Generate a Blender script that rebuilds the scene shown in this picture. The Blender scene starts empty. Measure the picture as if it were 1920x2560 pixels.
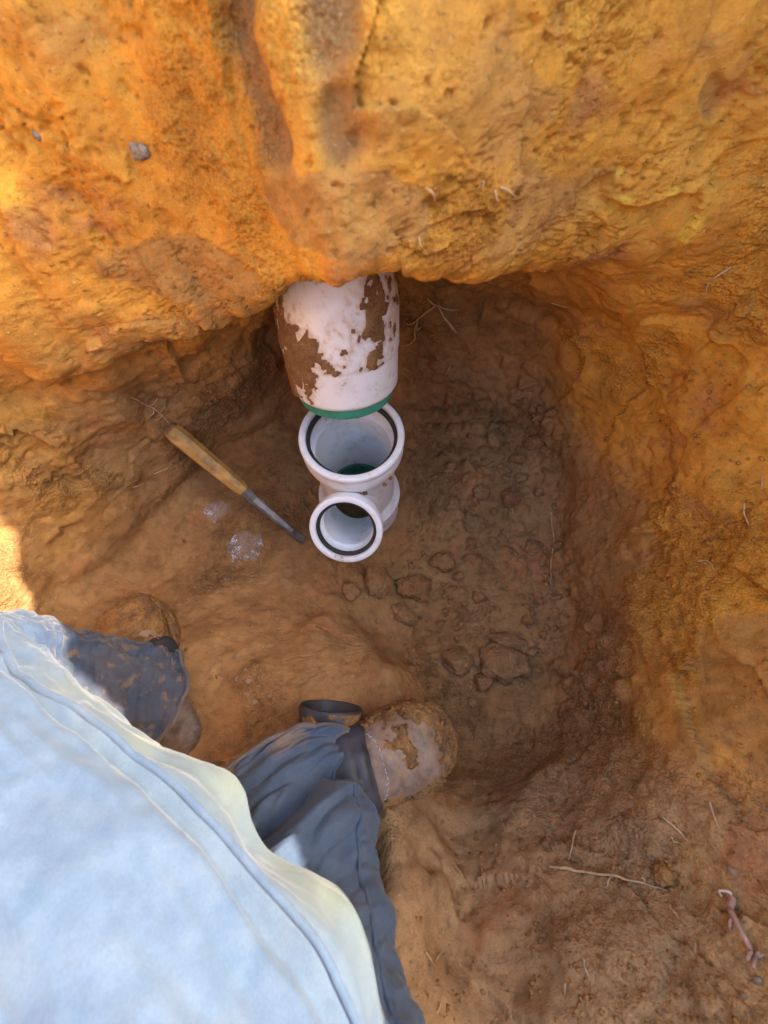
import bpy, bmesh, math, random
import numpy as np
from mathutils import Vector, Matrix
from mathutils.bvhtree import BVHTree

scene = bpy.context.scene
COL = scene.collection
random.seed(7)
RNG = np.random.default_rng(11)
RAD = math.radians

# ------------------------------------------------------------------ camera
CAM_POS = Vector((0.0, 0.0, 0.85))
PITCH = 23.0
FPX = 970.0                      # focal length in pixels of the 1920 x 2560 frame
cam_d = bpy.data.cameras.new("camera")
cam = bpy.data.objects.new("camera", cam_d)
COL.objects.link(cam)
cam.location = CAM_POS
cam.rotation_euler = (RAD(PITCH), 0, 0)
cam_d.sensor_fit = 'VERTICAL'
cam_d.sensor_height = 36.0
cam_d.lens = 36.0 * FPX / 2560.0
cam_d.clip_start = 0.02
cam_d.clip_end = 500
cam_d.dof.use_dof = True
cam_d.dof.focus_distance = 0.70
cam_d.dof.aperture_fstop = 4.0
scene.camera = cam

# ------------------------------------------------------------------ light
SUN_AZ = 8.0     # degrees, from +x towards +y: where the sun stands
SUN_EL = 40.0
world = bpy.data.worlds.new("World")
scene.world = world
world.use_nodes = True
wn = world.node_tree
sky = wn.nodes.new('ShaderNodeTexSky')
sky.sky_type = 'NISHITA'
sky.sun_disc = False
sky.sun_elevation = RAD(SUN_EL)
sky.sun_rotation = RAD(90 - SUN_AZ)
sky.dust_density = 3.0
sky.air_density = 1.0
sky.ozone_density = 1.0
bg = wn.nodes['Background']
wn.links.new(sky.outputs[0], bg.inputs[0])
bg.inputs[1].default_value = 0.15
sun_d = bpy.data.lights.new("sun", 'SUN')
sun_d.energy = 3.3
sun_d.angle = RAD(0.5)
sun_d.color = (1.0, 0.93, 0.82)
sun = bpy.data.objects.new("sun", sun_d)
COL.objects.link(sun)
sdir = Vector((math.cos(RAD(SUN_EL)) * math.cos(RAD(SUN_AZ)),
               math.cos(RAD(SUN_EL)) * math.sin(RAD(SUN_AZ)), math.sin(RAD(SUN_EL))))
sun.rotation_euler = sdir.to_track_quat('Z', 'Y').to_euler()
sun.location = sdir * 20
vs = scene.view_settings
vs.view_transform = 'Standard'
vs.look = 'None'
vs.gamma = 1.0
vs.use_curve_mapping = False
vs.exposure = 2.48
scene.cycles.max_bounces = 10
scene.cycles.diffuse_bounces = 8
scene.cycles.transparent_max_bounces = 8
scene.cycles.caustics_reflective = False
scene.cycles.caustics_refractive = False

# ------------------------------------------------------------------ numpy noise
_P = RNG.permutation(256).astype(np.int64)
_P = np.concatenate([_P, _P, _P])
_G = RNG.normal(size=(256, 3))
_G /= np.linalg.norm(_G, axis=1)[:, None]
_G = _G.astype(np.float32)
_P = _P.astype(np.int32)


def perlin(p):
    p = np.asarray(p, dtype=np.float32)
    i = np.floor(p).astype(np.int32)
    f = (p - i).astype(np.float32)
    u = f * f * f * (f * (f * 6 - 15) + 10)
    i &= 255
    x, y, z = i[..., 0], i[..., 1], i[..., 2]
    out = 0
    for dx in (0, 1):
        wx = u[..., 0] if dx else 1 - u[..., 0]
        for dy in (0, 1):
            wy = u[..., 1] if dy else 1 - u[..., 1]
            for dz in (0, 1):
                wz = u[..., 2] if dz else 1 - u[..., 2]
                h = _P[_P[_P[(x + dx) & 255] + ((y + dy) & 255)] + ((z + dz) & 255)]
                g = _G[h]
                d = (g[..., 0] * (f[..., 0] - dx) + g[..., 1] * (f[..., 1] - dy) + g[..., 2] * (f[..., 2] - dz))
                out = out + wx * wy * wz * d
    return out * 1.5


def fbm(p, octv=4, gain=0.5, lac=2.03):
    a, s, t = 1.0, 0, 0
    for k in range(octv):
        s = s + a * perlin(p + 17.3 * k)
        t += a
        a *= gain
        p = p * lac
    return s / t


def worley(p, cells=False):
    """distance to nearest and second nearest jittered cell point, and a per-cell value"""
    p = np.asarray(p, dtype=np.float32)
    i = np.floor(p).astype(np.int32)
    f = (p - i).astype(np.float32)
    d1 = np.full(p.shape[:-1], 9.0, np.float32)
    d2 = np.full(p.shape[:-1], 9.0, np.float32)
    cv = np.zeros(p.shape[:-1], np.float32)
    if cells:
        qv = np.zeros(p.shape, np.float32)
        hv = np.zeros(p.shape[:-1], np.int32)
    for dx in (-1, 0, 1):
        for dy in (-1, 0, 1):
            for dz in (-1, 0, 1):
                c = i + np.array([dx, dy, dz], np.int32)
                h = _P[_P[_P[c[..., 0] & 255] + (c[..., 1] & 255)] + (c[..., 2] & 255)]
                o = _G[h] * 0.25 + 0.5
                q = o + np.array([dx, dy, dz], np.float32) - f
                d = np.sqrt((q * q).sum(-1))
                m = d < d1
                d2 = np.where(m, d1, np.minimum(d2, d))
                cv = np.where(m, (h / 255.0).astype(np.float32), cv)
                d1 = np.where(m, d, d1)
                if cells:
                    qv[m] = q[m]
                    hv[m] = h[m]
    if cells:
        return d1, d2, cv, qv, hv
    return d1, d2, cv


def sstep(a, b, x):
    t = np.clip((x - a) / (b - a), 0, 1)
    return t * t * (3 - 2 * t)


# ------------------------------------------------------------------ object helpers
def tag(o, label=None, cat=None, group=None, kind=None):
    if label:
        o['label'] = label
    if cat:
        o['category'] = cat
    if group:
        o['group'] = group
    if kind:
        o['kind'] = kind
    return o


def empty(name, loc=(0, 0, 0)):
    o = bpy.data.objects.new(name, None)
    o.empty_display_size = 0.02
    COL.objects.link(o)
    o.location = loc
    return o


def mesh_obj(name, verts, faces, mat, parent=None, smooth=True, attrs=None):
    """verts in world coordinates; the parent's offset is taken out"""
    me = bpy.data.meshes.new(name)
    verts = np.asarray(verts, dtype=np.float64)
    if parent is not None:
        off = np.array(parent.matrix_world.translation if parent.parent is None and parent.type == 'EMPTY' else WORLD_OFF.get(parent.name, (0, 0, 0)))
        verts = verts - off
    else:
        off = np.zeros(3)
    faces = [tuple(int(i) for i in f) for f in faces] if not isinstance(faces, np.ndarray) else faces
    if isinstance(faces, np.ndarray):
        n, k = faces.shape
        me.vertices.add(len(verts))
        me.vertices.foreach_set('co', verts.astype(np.float32).ravel())
        me.loops.add(n * k)
        me.loops.foreach_set('vertex_index', faces.astype(np.int32).ravel())
        me.polygons.add(n)
        me.polygons.foreach_set('loop_start', (np.arange(n) * k).astype(np.int32))
        me.polygons.foreach_set('loop_total', np.full(n, k, dtype=np.int32))
        me.update(calc_edges=True)
    else:
        me.from_pydata([tuple(v) for v in verts], [], faces)
        me.update()
    if smooth:
        me.polygons.foreach_set('use_smooth', np.ones(len(me.polygons), dtype=bool))
    if attrs:
        for an, av in attrs.items():
            a = me.attributes.new(an, 'FLOAT', 'POINT')
            a.data.foreach_set('value', np.asarray(av, dtype=np.float32).ravel())
    if mat:
        me.materials.append(mat)
    o = bpy.data.objects.new(name, me)
    COL.objects.link(o)
    if parent is not None:
        o.parent = parent
    WORLD_OFF[o.name] = tuple(off)
    return o


WORLD_OFF = {}


def grid_faces(nu, nv, wrap_u=False, wrap_v=False):
    """faces of an (nu, nv) grid with index u * nv + v"""
    iu = np.arange(nu if wrap_u else nu - 1)
    iv = np.arange(nv if wrap_v else nv - 1)
    U, V = np.meshgrid(iu, iv, indexing='ij')
    U2, V2 = (U + 1) % nu, (V + 1) % nv
    return np.stack([U * nv + V, U2 * nv + V, U2 * nv + V2, U * nv + V2], -1).reshape(-1, 4)


def lathe(profile, n=72, M=None):
    """revolve (r, z) about z; returns verts, quad faces"""
    pr = np.array(profile, dtype=float)
    a = np.linspace(0, 2 * np.pi, n, endpoint=False)
    v = np.stack([pr[:, None, 0] * np.cos(a), pr[:, None, 0] * np.sin(a), np.repeat(pr[:, 1:2], n, 1)], -1)
    v = v.reshape(-1, 3)
    f = grid_faces(len(pr), n, False, True)
    if M is not None:
        A = np.array(M)
        v = v @ A[:3, :3].T + A[:3, 3]
    return v, f


def catmull(P, t):
    """P (n, d) control points, t in [0, n-1]"""
    P = np.asarray(P, float)
    n = len(P)
    t = np.asarray(t, float)
    k = np.clip(np.floor(t).astype(int), 0, n - 2)
    u = (t - k)[:, None]
    p0, p1, p2, p3 = P[np.clip(k - 1, 0, n - 1)], P[k], P[k + 1], P[np.clip(k + 2, 0, n - 1)]
    return 0.5 * (2 * p1 + (p2 - p0) * u + (2 * p0 - 5 * p1 + 4 * p2 - p3) * u ** 2 + (3 * p1 - p0 - 3 * p2 + p3) * u ** 3)


def frames(C):
    """rotation-minimising frames along centre line C (n, 3)"""
    T = np.gradient(C, axis=0)
    T /= np.linalg.norm(T, axis=1)[:, None]
    ref = np.array([0, 0, 1.0]) if abs(T[0][2]) < 0.9 else np.array([0, 1.0, 0])
    N = np.zeros_like(C)
    n = ref - T[0] * ref.dot(T[0])
    N[0] = n / np.linalg.norm(n)
    for i in range(1, len(C)):
        n = N[i - 1] - T[i] * N[i - 1].dot(T[i])
        N[i] = n / np.linalg.norm(n)
    return T, N, np.cross(T, N)


def tube(ctrl, radii, nseg=10, nlen=40, cap=True):
    ctrl = np.asarray(ctrl, float)
    t = np.linspace(0, len(ctrl) - 1, nlen)
    C = catmull(ctrl, t)
    R = np.interp(t, np.arange(len(ctrl)), radii)
    T, N, B = frames(C)
    a = np.linspace(0, 2 * np.pi, nseg, endpoint=False)
    v = C[:, None] + R[:, None, None] * (np.cos(a)[None, :, None] * N[:, None] + np.sin(a)[None, :, None] * B[:, None])
    v = v.reshape(-1, 3)
    f = [tuple(q) for q in grid_faces(nlen, nseg, False, True)]
    if cap:
        f.append(tuple(range(nseg - 1, -1, -1)))
        f.append(tuple((nlen - 1) * nseg + k for k in range(nseg)))
    return v, f


def join(*parts):
    V, F, o = [], [], 0
    for v, f in parts:
        V.append(np.asarray(v))
        F += [tuple(int(i) + o for i in q) for q in f]
        o += len(v)
    return np.concatenate(V), F


# ------------------------------------------------------------------ materials
def new_mat(name):
    m = bpy.data.materials.new(name)
    m.use_nodes = True
    nt = m.node_tree
    return m, nt, nt.nodes, nt.links, nt.nodes['Principled BSDF']


def nnoise(nt, scale, detail=5, rough=0.55, vec=None, dist=0.0):
    n = nt.nodes.new('ShaderNodeTexNoise')
    n.inputs['Scale'].default_value = scale
    n.inputs['Detail'].default_value = detail
    n.inputs['Roughness'].default_value = rough
    n.inputs['Distortion'].default_value = dist
    if vec:
        nt.links.new(vec, n.inputs['Vector'])
    return n.outputs['Fac']


def nramp(nt, fac, stops):
    r = nt.nodes.new('ShaderNodeValToRGB')
    while len(r.color_ramp.elements) < len(stops):
        r.color_ramp.elements.new(0.5)
    for e, (p, c) in zip(r.color_ramp.elements, stops):
        e.position = p
        e.color = (*c, 1) if len(c) == 3 else c
    nt.links.new(fac, r.inputs[0])
    return r.outputs[0]


def nmix(nt, fac, a, b, mode='MIX'):
    m = nt.nodes.new('ShaderNodeMix')
    m.data_type = 'RGBA'
    m.blend_type = mode
    for s, v in ((m.inputs[0], fac), (m.inputs[6], a), (m.inputs[7], b)):
        if isinstance(v, bpy.types.NodeSocket):
            nt.links.new(v, s)
        elif isinstance(v, (int, float)):
            s.default_value = v
        else:
            s.default_value = (*v, 1)
    return m.outputs[2]


def nmath(nt, op, a, b=0.0, clamp=False):
    m = nt.nodes.new('ShaderNodeMath')
    m.operation = op
    m.use_clamp = clamp
    for s, v in ((m.inputs[0], a), (m.inputs[1], b)):
        if isinstance(v, bpy.types.NodeSocket):
            nt.links.new(v, s)
        else:
            s.default_value = v
    return m.outputs[0]


def nattr(nt, name):
    a = nt.nodes.new('ShaderNodeAttribute')
    a.attribute_name = name
    return a.outputs['Fac']


def ncoord(nt, which='Object'):
    c = nt.nodes.new('ShaderNodeTexCoord')
    return c.outputs[which]


def nmap(nt, vec, scale=(1, 1, 1), rot=(0, 0, 0)):
    m = nt.nodes.new('ShaderNodeMapping')
    m.inputs['Scale'].default_value = scale
    m.inputs['Rotation'].default_value = rot
    nt.links.new(vec, m.inputs['Vector'])
    return m.outputs[0]


def nbump(nt, h, strength, dist, bsdf, normal=None):
    b = nt.nodes.new('ShaderNodeBump')
    b.inputs['Strength'].default_value = strength
    b.inputs['Distance'].default_value = dist
    nt.links.new(h, b.inputs['Height'])
    if normal:
        nt.links.new(normal, b.inputs['Normal'])
    if bsdf:
        nt.links.new(b.outputs[0], bsdf.inputs['Normal'])
    return b.outputs[0]


def mat_clay():
    m, nt, N, L, b = new_mat("clay")
    co = ncoord(nt)
    ochre, crumb = nattr(nt, 'ochre'), nattr(nt, 'crumb')
    yel, red, dark, smear = nattr(nt, 'yellow'), nattr(nt, 'red'), nattr(nt, 'organic'), nattr(nt, 'smear')
    n1 = nnoise(nt, 9, 6, 0.6, co)
    n2 = nnoise(nt, 55, 5, 0.6, co)
    n3 = nnoise(nt, 420, 3, 0.6, co)
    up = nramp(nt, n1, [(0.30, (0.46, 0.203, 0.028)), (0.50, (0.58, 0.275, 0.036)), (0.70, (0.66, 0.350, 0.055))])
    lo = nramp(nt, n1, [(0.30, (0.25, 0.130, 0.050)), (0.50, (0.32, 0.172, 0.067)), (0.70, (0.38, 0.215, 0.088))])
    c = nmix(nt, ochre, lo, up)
    c = nmix(nt, nattr(nt, 'dust'), c, (0.41, 0.255, 0.125))
    c = nmix(nt, red, c, (0.38, 0.165, 0.065))
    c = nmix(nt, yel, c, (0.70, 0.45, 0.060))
    c = nmix(nt, nmath(nt, 'MULTIPLY', smear, 0.95), c, (0.29, 0.168, 0.066))
    c = nmix(nt, dark, c, (0.12, 0.070, 0.035))
    sp = nramp(nt, n2, [(0.30, (0.62, 0.60, 0.58)), (0.5, (1, 1, 1)), (0.72, (1.22, 1.20, 1.14))])
    c = nmix(nt, 0.75, c, sp, 'MULTIPLY')
    sp3 = nramp(nt, n3, [(0.30, (0.70, 0.68, 0.66)), (0.5, (1, 1, 1)), (0.75, (1.25, 1.22, 1.15))])
    c = nmix(nt, nmath(nt, 'MULTIPLY', crumb, 0.6), c, sp3, 'MULTIPLY')
    c2 = nmix(nt, 0.35, c, sp3, 'MULTIPLY')
    # dark specks of humus and short drag dashes, pale grains
    dk = nramp(nt, nnoise(nt, 190, 3, 0.6, co), [(0.66, (0, 0, 0)), (0.70, (1, 1, 1))])
    ds = nramp(nt, nnoise(nt, 170, 3, 0.6, nmap(nt, co, (0.30, 0.8, 1.4), (0, 0.4, 0.25))), [(0.66, (0, 0, 0)), (0.72, (1, 1, 1))])
    c2 = nmix(nt, nmath(nt, 'MULTIPLY', nmath(nt, 'MAXIMUM', dk, ds), 0.6), c2, (0.13, 0.075, 0.035))
    pg = nramp(nt, nnoise(nt, 260, 2, 0.5, nmap(nt, co, (1, 1, 1), (1, 2, 3))), [(0.70, (0, 0, 0)), (0.74, (1, 1, 1))])
    c2 = nmix(nt, nmath(nt, 'MULTIPLY', pg, 0.6), c2, (0.62, 0.45, 0.22))
    L.new(c2, b.inputs['Base Color'])
    b.inputs['Roughness'].default_value = 0.88
    b.inputs['Specular IOR Level'].default_value = 0.22
    # fine relief: grains in crumbly ground, faint drag lines on smeared faces
    g1 = nnoise(nt, 260, 4, 0.65, co)
    g2 = nnoise(nt, 700, 2, 0.6, co)
    v = N.new('ShaderNodeTexVoronoi')
    v.inputs['Scale'].default_value = 230
    L.new(co, v.inputs['Vector'])
    st = nnoise(nt, 120, 3, 0.6, nmap(nt, co, (0.22, 1.0, 1.3), (0, 0.5, 0.25)))
    h = nmath(nt, 'ADD', nmath(nt, 'MULTIPLY', g1, 0.8), nmath(nt, 'MULTIPLY', g2, 0.5))
    pt = nramp(nt, nnoise(nt, 330, 3, 0.55, co), [(0.30, (0, 0, 0)), (0.42, (1, 1, 1))])
    h = nmath(nt, 'ADD', h, nmath(nt, 'MULTIPLY', pt, 0.5))
    h = nmath(nt, 'ADD', h, nmath(nt, 'MULTIPLY', nmath(nt, 'MULTIPLY', v.outputs['Distance'], crumb), -1.2))
    h = nmath(nt, 'ADD', h, nmath(nt, 'MULTIPLY', st, 0.9))
    h = nmath(nt, 'MULTIPLY', h, nmath(nt, 'ADD', nmath(nt, 'MULTIPLY', crumb, 0.75), 0.30))
    nbump(nt, h, 0.75, 0.005, b)
    return m


def simple_mat(name, col, rough=0.5, spec=0.5, metallic=0.0, vary=0.12, nscale=30, bump=0.0, bdist=0.001):
    m, nt, N, L, b = new_mat(name)
    co = ncoord(nt)
    n = nnoise(nt, nscale, 5, 0.6, co)
    k0, k1 = 1 - vary, 1 + vary
    c = nramp(nt, n, [(0.3, tuple(x * k0 for x in col)), (0.7, tuple(min(1, x * k1) for x in col))])
    L.new(c, b.inputs['Base Color'])
    b.inputs['Roughness'].default_value = rough
    b.inputs['Specular IOR Level'].default_value = spec
    b.inputs['Metallic'].default_value = metallic
    if bump:
        nbump(nt, nnoise(nt, nscale * 6, 4, 0.6, co), bump, bdist, b)
    return m


CLAY = mat_clay()

# ------------------------------------------------------------------ the pit: one sheet from its floor over the rim to the horizon
QC = np.array([0.0, 0.05])
# azimuth: control points (r, z): centre, floor, floor edge, wall x3, under the lip, lip, above it, upper wall, rim, beyond
PROF = {
    0:   [(0, 0), (.20, 0), (.365, .005), (.395, .09), (.425, .20), (.475, .32), (.525, .42), (.57, .52), (.62, .64), (.69, .86), (.86, 1.21), (1.5, 1.25)],
    10:  [(0, 0), (.22, 0), (.385, .005), (.415, .09), (.445, .20), (.49, .32), (.535, .42), (.58, .52), (.625, .64), (.69, .87), (.86, 1.37), (1.5, 1.42)],
    25:  [(0, 0), (.25, 0), (.425, .005), (.455, .09), (.485, .20), (.525, .32), (.56, .42), (.595, .52), (.63, .64), (.69, .88), (.86, 1.40), (1.5, 1.50)],
    45:  [(0, 0), (.30, 0), (.55, .01), (.60, .10), (.61, .21), (.60, .33), (.58, .43), (.56, .52), (.57, .63), (.63, .88), (.82, 1.60), (1.5, 1.75)],
    60:  [(0, 0), (.30, 0), (.60, .01), (.66, .10), (.67, .22), (.63, .36), (.52, .48), (.45, .56), (.46, .65), (.53, .88), (.72, 1.55), (1.5, 1.65)],
    75:  [(0, 0), (.30, 0), (.61, .01), (.67, .10), (.68, .22), (.64, .38), (.47, .53), (.335, .59), (.355, .67), (.44, .86), (.64, 1.30), (1.5, 1.40)],
    90:  [(0, 0), (.30, 0), (.62, .01), (.68, .10), (.69, .22), (.65, .38), (.46, .562), (.290, .611), (.297, .676), (.385, .86), (.60, 1.16), (1.5, 1.22)],
    103: [(0, 0), (.30, 0), (.60, .01), (.66, .10), (.67, .22), (.62, .37), (.45, .54), (.312, .590), (.318, .65), (.40, .85), (.62, 1.15), (1.5, 1.2)],
    117: [(0, 0), (.30, 0), (.58, .01), (.61, .08), (.61, .17), (.57, .29), (.48, .44), (.405, .51), (.412, .59), (.48, .83), (.68, 1.15), (1.5, 1.2)],
    132: [(0, 0), (.30, 0), (.57, .01), (.60, .08), (.60, .17), (.57, .29), (.52, .42), (.470, .48), (.478, .56), (.55, .82), (.74, 1.14), (1.5, 1.2)],
    150: [(0, 0), (.30, 0), (.57, .01), (.60, .08), (.61, .18), (.62, .30), (.61, .40), (.60, .48), (.61, .58), (.68, .83), (.82, 1.10), (1.5, 1.2)],
    180: [(0, 0), (.35, 0), (.60, .01), (.66, .09), (.69, .20), (.71, .32), (.725, .43), (.74, .54), (.76, .66), (.81, .85), (.94, 1.08), (1.5, 1.2)],
    225: [(0, 0), (.30, 0), (.55, .03), (.63, .10), (.69, .20), (.75, .32), (.79, .43), (.83, .54), (.86, .66), (.90, .85), (1.0, 1.08), (1.6, 1.2)],
    270: [(0, 0), (.12, 0.02), (.22, .06), (.29, .12), (.37, .20), (.46, .30), (.55, .41), (.64, .53), (.72, .66), (.80, .85), (.95, 1.08), (1.6, 1.2)],
    300: [(0, 0), (.12, 0), (.225, .00), (.27, .09), (.345, .19), (.43, .30), (.52, .41), (.60, .52), (.67, .65), (.76, .85), (.92, 1.10), (1.6, 1.2)],
    320: [(0, 0), (.15, 0), (.285, .00), (.325, .10), (.385, .20), (.46, .30), (.53, .40), (.59, .51), (.65, .64), (.73, .83), (.90, 1.00), (1.5, 1.08)],
    340: [(0, 0), (.18, 0), (.34, .005), (.375, .09), (.415, .20), (.475, .31), (.54, .41), (.58, .52), (.63, .64), (.70, .83), (.87, 1.06), (1.5, 1.10)],
}


def build_pit():
    keys = sorted(PROF)
    K = np.array([PROF[k] for k in keys], float)              # (nk, 12, 2)
    # azimuth samples, denser where the photograph looks
    tab = np.linspace(0, 360, 3601)
    dens = 1.0 - 0.75 * sstep(195, 225, tab) * (1 - sstep(270, 300, tab))
    cum = np.concatenate([[0], np.cumsum(dens[:-1])])
    NPHI = 1100
    phi = np.interp(np.linspace(0, cum[-1], NPHI, endpoint=False), cum, tab)
    # periodic monotone-ish cubic in azimuth
    ke = np.array([keys[-2] - 360, keys[-1] - 360] + keys + [keys[0] + 360, keys[1] + 360, keys[2] + 360], float)
    Ke = np.concatenate([K[-2:], K, K[:3]])
    idx = np.clip(np.searchsorted(ke, phi, side='right') - 1, 1, len(ke) - 3)
    h = (ke[idx + 1] - ke[idx])
    u = ((phi - ke[idx]) / h)[:, None, None]
    m0 = (Ke[idx + 1] - Ke[idx - 1]) / (ke[idx + 1] - ke[idx - 1])[:, None, None] * h[:, None, None]
    m1 = (Ke[idx + 2] - Ke[idx]) / (ke[idx + 2] - ke[idx])[:, None, None] * h[:, None, None]
    P = ((2 * u ** 3 - 3 * u ** 2 + 1) * Ke[idx] + (u ** 3 - 2 * u ** 2 + u) * m0 + (-2 * u ** 3 + 3 * u ** 2) * Ke[idx + 1] + (u ** 3 - u ** 2) * m1)
    # ragged lip and uneven walls
    pr = np.radians(phi)
    ring = np.stack([np.cos(pr), np.sin(pr), np.zeros_like(pr)], -1)
    jag = fbm(ring * 5.0 + 3.1, 4, 0.6) * 0.022
    jag2 = fbm(ring * 4.0 + 9.7, 4, 0.6) * 0.022
    P[:, 6, 0] += jag
    P[:, 7, 0] += jag
    P[:, 7, 1] += jag2
    P[:, 8, 0] += jag * 0.5
    P[:, 10, 0] += fbm(ring * 3.0 + 21.0, 4, 0.6) * 0.12
    P[:, 10, 1] += fbm(ring * 3.0 + 31.0, 4, 0.6) * 0.06
    # samples along the profile, by average arc length
    tt = np.linspace(0, 11, 1101)
    avg = catmull(np.median(P, 0), tt)
    seg = np.linalg.norm(np.diff(avg, axis=0), axis=1)
    wgt = np.interp((tt[:-1] + tt[1:]) / 2, [0, 1, 2, 6.2, 6.8, 9, 9.4, 10, 10.5, 11], [.5, .9, 1.1, 1.1, 2.6, 2.6, 1.0, .5, .2, .08])
    cum = np.concatenate([[0], np.cumsum(seg * wgt)])
    NT = 720
    ts = np.interp(np.linspace(0, cum[-1], NT), cum, tt)
    kk = np.clip(np.floor(ts).astype(int), 0, 10)
    uu = (ts - kk)[None, :, None]
    p0, p1, p2, p3 = P[:, np.clip(kk - 1, 0, 11)], P[:, kk], P[:, kk + 1], P[:, np.clip(kk + 2, 0, 11)]
    RZ = 0.5 * (2 * p1 + (p2 - p0) * uu + (2 * p0 - 5 * p1 + 4 * p2 - p3) * uu ** 2 + (3 * p1 - p0 - 3 * p2 + p3) * uu ** 3)
    RZ[:, 0, 0] = 0.0005
    X = QC[0] + RZ[..., 0] * np.cos(pr)[:, None]
    Y = QC[1] + RZ[..., 0] * np.sin(pr)[:, None]
    Z = RZ[..., 1]
    V = np.stack([X, Y, Z], -1).astype(np.float32)
    # the shelf the right boot stands on, with its drop towards the low floor at the right
    x, y = V[..., 0], V[..., 1]
    wob = fbm(V * np.array([7, 7, 0.0]) + 5.0, 3) * 0.04
    s1 = (x + .046) * -.75 + (y - .12) * -.66 + wob
    shelf = 0.145 * (1 - sstep(.0, .12, x)) * sstep(-.035, .035, s1) * sstep(-.03, .24, .22 - y + wob)
    V[..., 2] += shelf * (1 - sstep(.12, .40, Z))
    V[..., 2] -= .035 * np.maximum(sstep(.02, .10, -s1), sstep(.06, .12, x)) * sstep(-.20, -.08, y) * (1 - sstep(.25, .45, y)) * (1 - sstep(.05, .25, Z))
    # hollow worn round the fitting
    dfit = np.hypot(x + .057, y - .392)
    V[..., 2] -= 0.02 * (1 - sstep(.08, .2, dfit)) * (Z < .2)

    def normals(V):
        du = np.roll(V, -1, 0) - np.roll(V, 1, 0)
        dv = np.empty_like(V)
        dv[:, 1:-1] = V[:, 2:] - V[:, :-2]
        dv[:, 0] = V[:, 1] - V[:, 0]
        dv[:, -1] = V[:, -1] - V[:, -2]
        n = np.cross(dv, du)
        n /= np.linalg.norm(n, axis=-1)[..., None] + 1e-12
        return -n
    n = normals(V)
    if n[10, 60, 2] < 0:
        n = -n
    W = V.copy()
    fade = 1 - sstep(1.2, 2.2, np.hypot(x, y))
    pole = sstep(0, .05, RZ[..., 0])
    z0 = V[..., 2]
    ph = np.broadcast_to(phi[:, None], x.shape)
    # ---- masks
    low = fbm(V * 4.5 + 40.0, 4, 0.55)
    rightwall = sstep(.28, .42, x) * sstep(.03, .2, z0)
    crumb = sstep(.02, .28, low + 0.22 * sstep(.05, -.2, y) + 0.10 * rightwall - 0.10 * sstep(.5, .7, z0) * (x < .3))
    bank = sstep(-.06, -.16, y) * (1 - sstep(.40, .55, z0))
    crumb = crumb * (1 - .45 * bank)
    for c, r in CRUMBLY:
        d = np.linalg.norm((V - np.array(c)) / np.array(r), axis=-1) + .3 * fbm(V * 30, 3)
        crumb = np.maximum(crumb, 1 - sstep(.7, 1.1, d))
    smooth = np.zeros_like(crumb)
    for c, r in SMOOTH:
        d = np.linalg.norm((V - np.array(c)) / np.array(r), axis=-1) + .45 * fbm(V * 28 + 8, 4, .6)
        smooth = np.maximum(smooth, 1 - sstep(.92, 1.04, d))
    crumb = crumb * (1 - .75 * smooth)
    # clods lie on the low floor right of the fitting and along the foot of the wall
    clod = sstep(.02, .10, x) * (1 - sstep(.36, .46, x)) * sstep(-.10, .02, y) * (1 - sstep(.12, .25, z0))
    clod = np.clip(clod * sstep(-.35, .15, low + .15), 0, 1)
    # ---- relief
    # broad spade facets: piecewise planes with sharp creases
    fa = fbm(V * np.array([6.0, 6.0, 3.0]) + 13.0, 3, 0.5)
    facet = np.abs(fa) * 0.020
    wall = sstep(.10, .25, z0)
    near = sstep(.42, .60, z0) * (1 - sstep(.80, .95, z0)) * sstep(.1, .3, y)
    big = fbm(V * 5.0 + 2.0, 3) * 0.030 + fbm(V * 14.0 + 7.0, 4, 0.5) * 0.014 * (1 - .4 * near)
    disp = big + facet * wall
    # flat cuts left by the shovel: tilted plates meeting at low steps
    mm = (z0 < .95) & (z0 > .08) & ((ph < 215) | (ph > 285))
    vm = V[mm]
    _, _, _, qv, hv = worley(vm * np.array([9.0, 9.0, 6.5]) + .35 * np.stack([perlin(vm * 9 + k * 4) for k in range(3)], -1), True)
    cut = np.zeros_like(z0)
    cut[mm] = (qv * _G[(hv * 7 + 31) % 256]).sum(-1)
    disp = disp + wall * cut * (.017 - .004 * near)
    # drag streaks on the walls, running along the spade strokes
    q = np.stack([V[..., 0] * 14 + V[..., 2] * 10, V[..., 1] * 30, V[..., 2] * 60 - V[..., 0] * 30], -1)
    disp = disp + wall * fbm(q, 3, 0.55) * 0.0028
    # crumbs: broken grains of several sizes, only where the face is not smeared
    m = (crumb > .02) & (z0 < .95) & ((ph < 215) | (ph > 285))
    pw = V[m] + .004 * np.stack([perlin(V[m] * 90 + k * 5) for k in range(3)], -1)
    gr = np.zeros_like(disp)
    g = fbm(V[m] * 55.0, 3, 0.6) * .006
    for sc, amp in ((80.0, .0042), (180.0, .0022)):
        d1, d2, cv = worley(pw * sc + sc)
        g = g + sstep(0, .40, d2 - d1) * (cv ** 2) * amp
    gr[m] = g
    disp = disp + crumb * gr * (1 - .45 * near)
    disp = disp + (1 - crumb) * fbm(V * 60.0 + 50, 3, 0.6) * 0.0014
    fine = fbm(V * 240.0 + 20, 3, 0.65)
    disp = disp + (.0004 + .0005 * near) * (.4 + .9 * crumb) * fine
    pk = fbm(V * np.array([20, 20, 30.0]) + 300, 5, .62)
    pk2 = fbm(V * np.array([45, 45, 60.0]) + 340, 4, .62)
    gate = sstep(.02, .25, fbm(V * 7 + 44, 2) + .12 * crumb) * (1 - smooth)
    disp = disp - gate * wall * (.0035 * sstep(.10, .135, pk) + .0035 * sstep(.24, .27, pk) + .0022 * sstep(.14, .18, pk2))
    # little pits where stones and grains have pulled out
    pit = sstep(.30, .42, fbm(V * 70.0 + 66, 3, .55))
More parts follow.
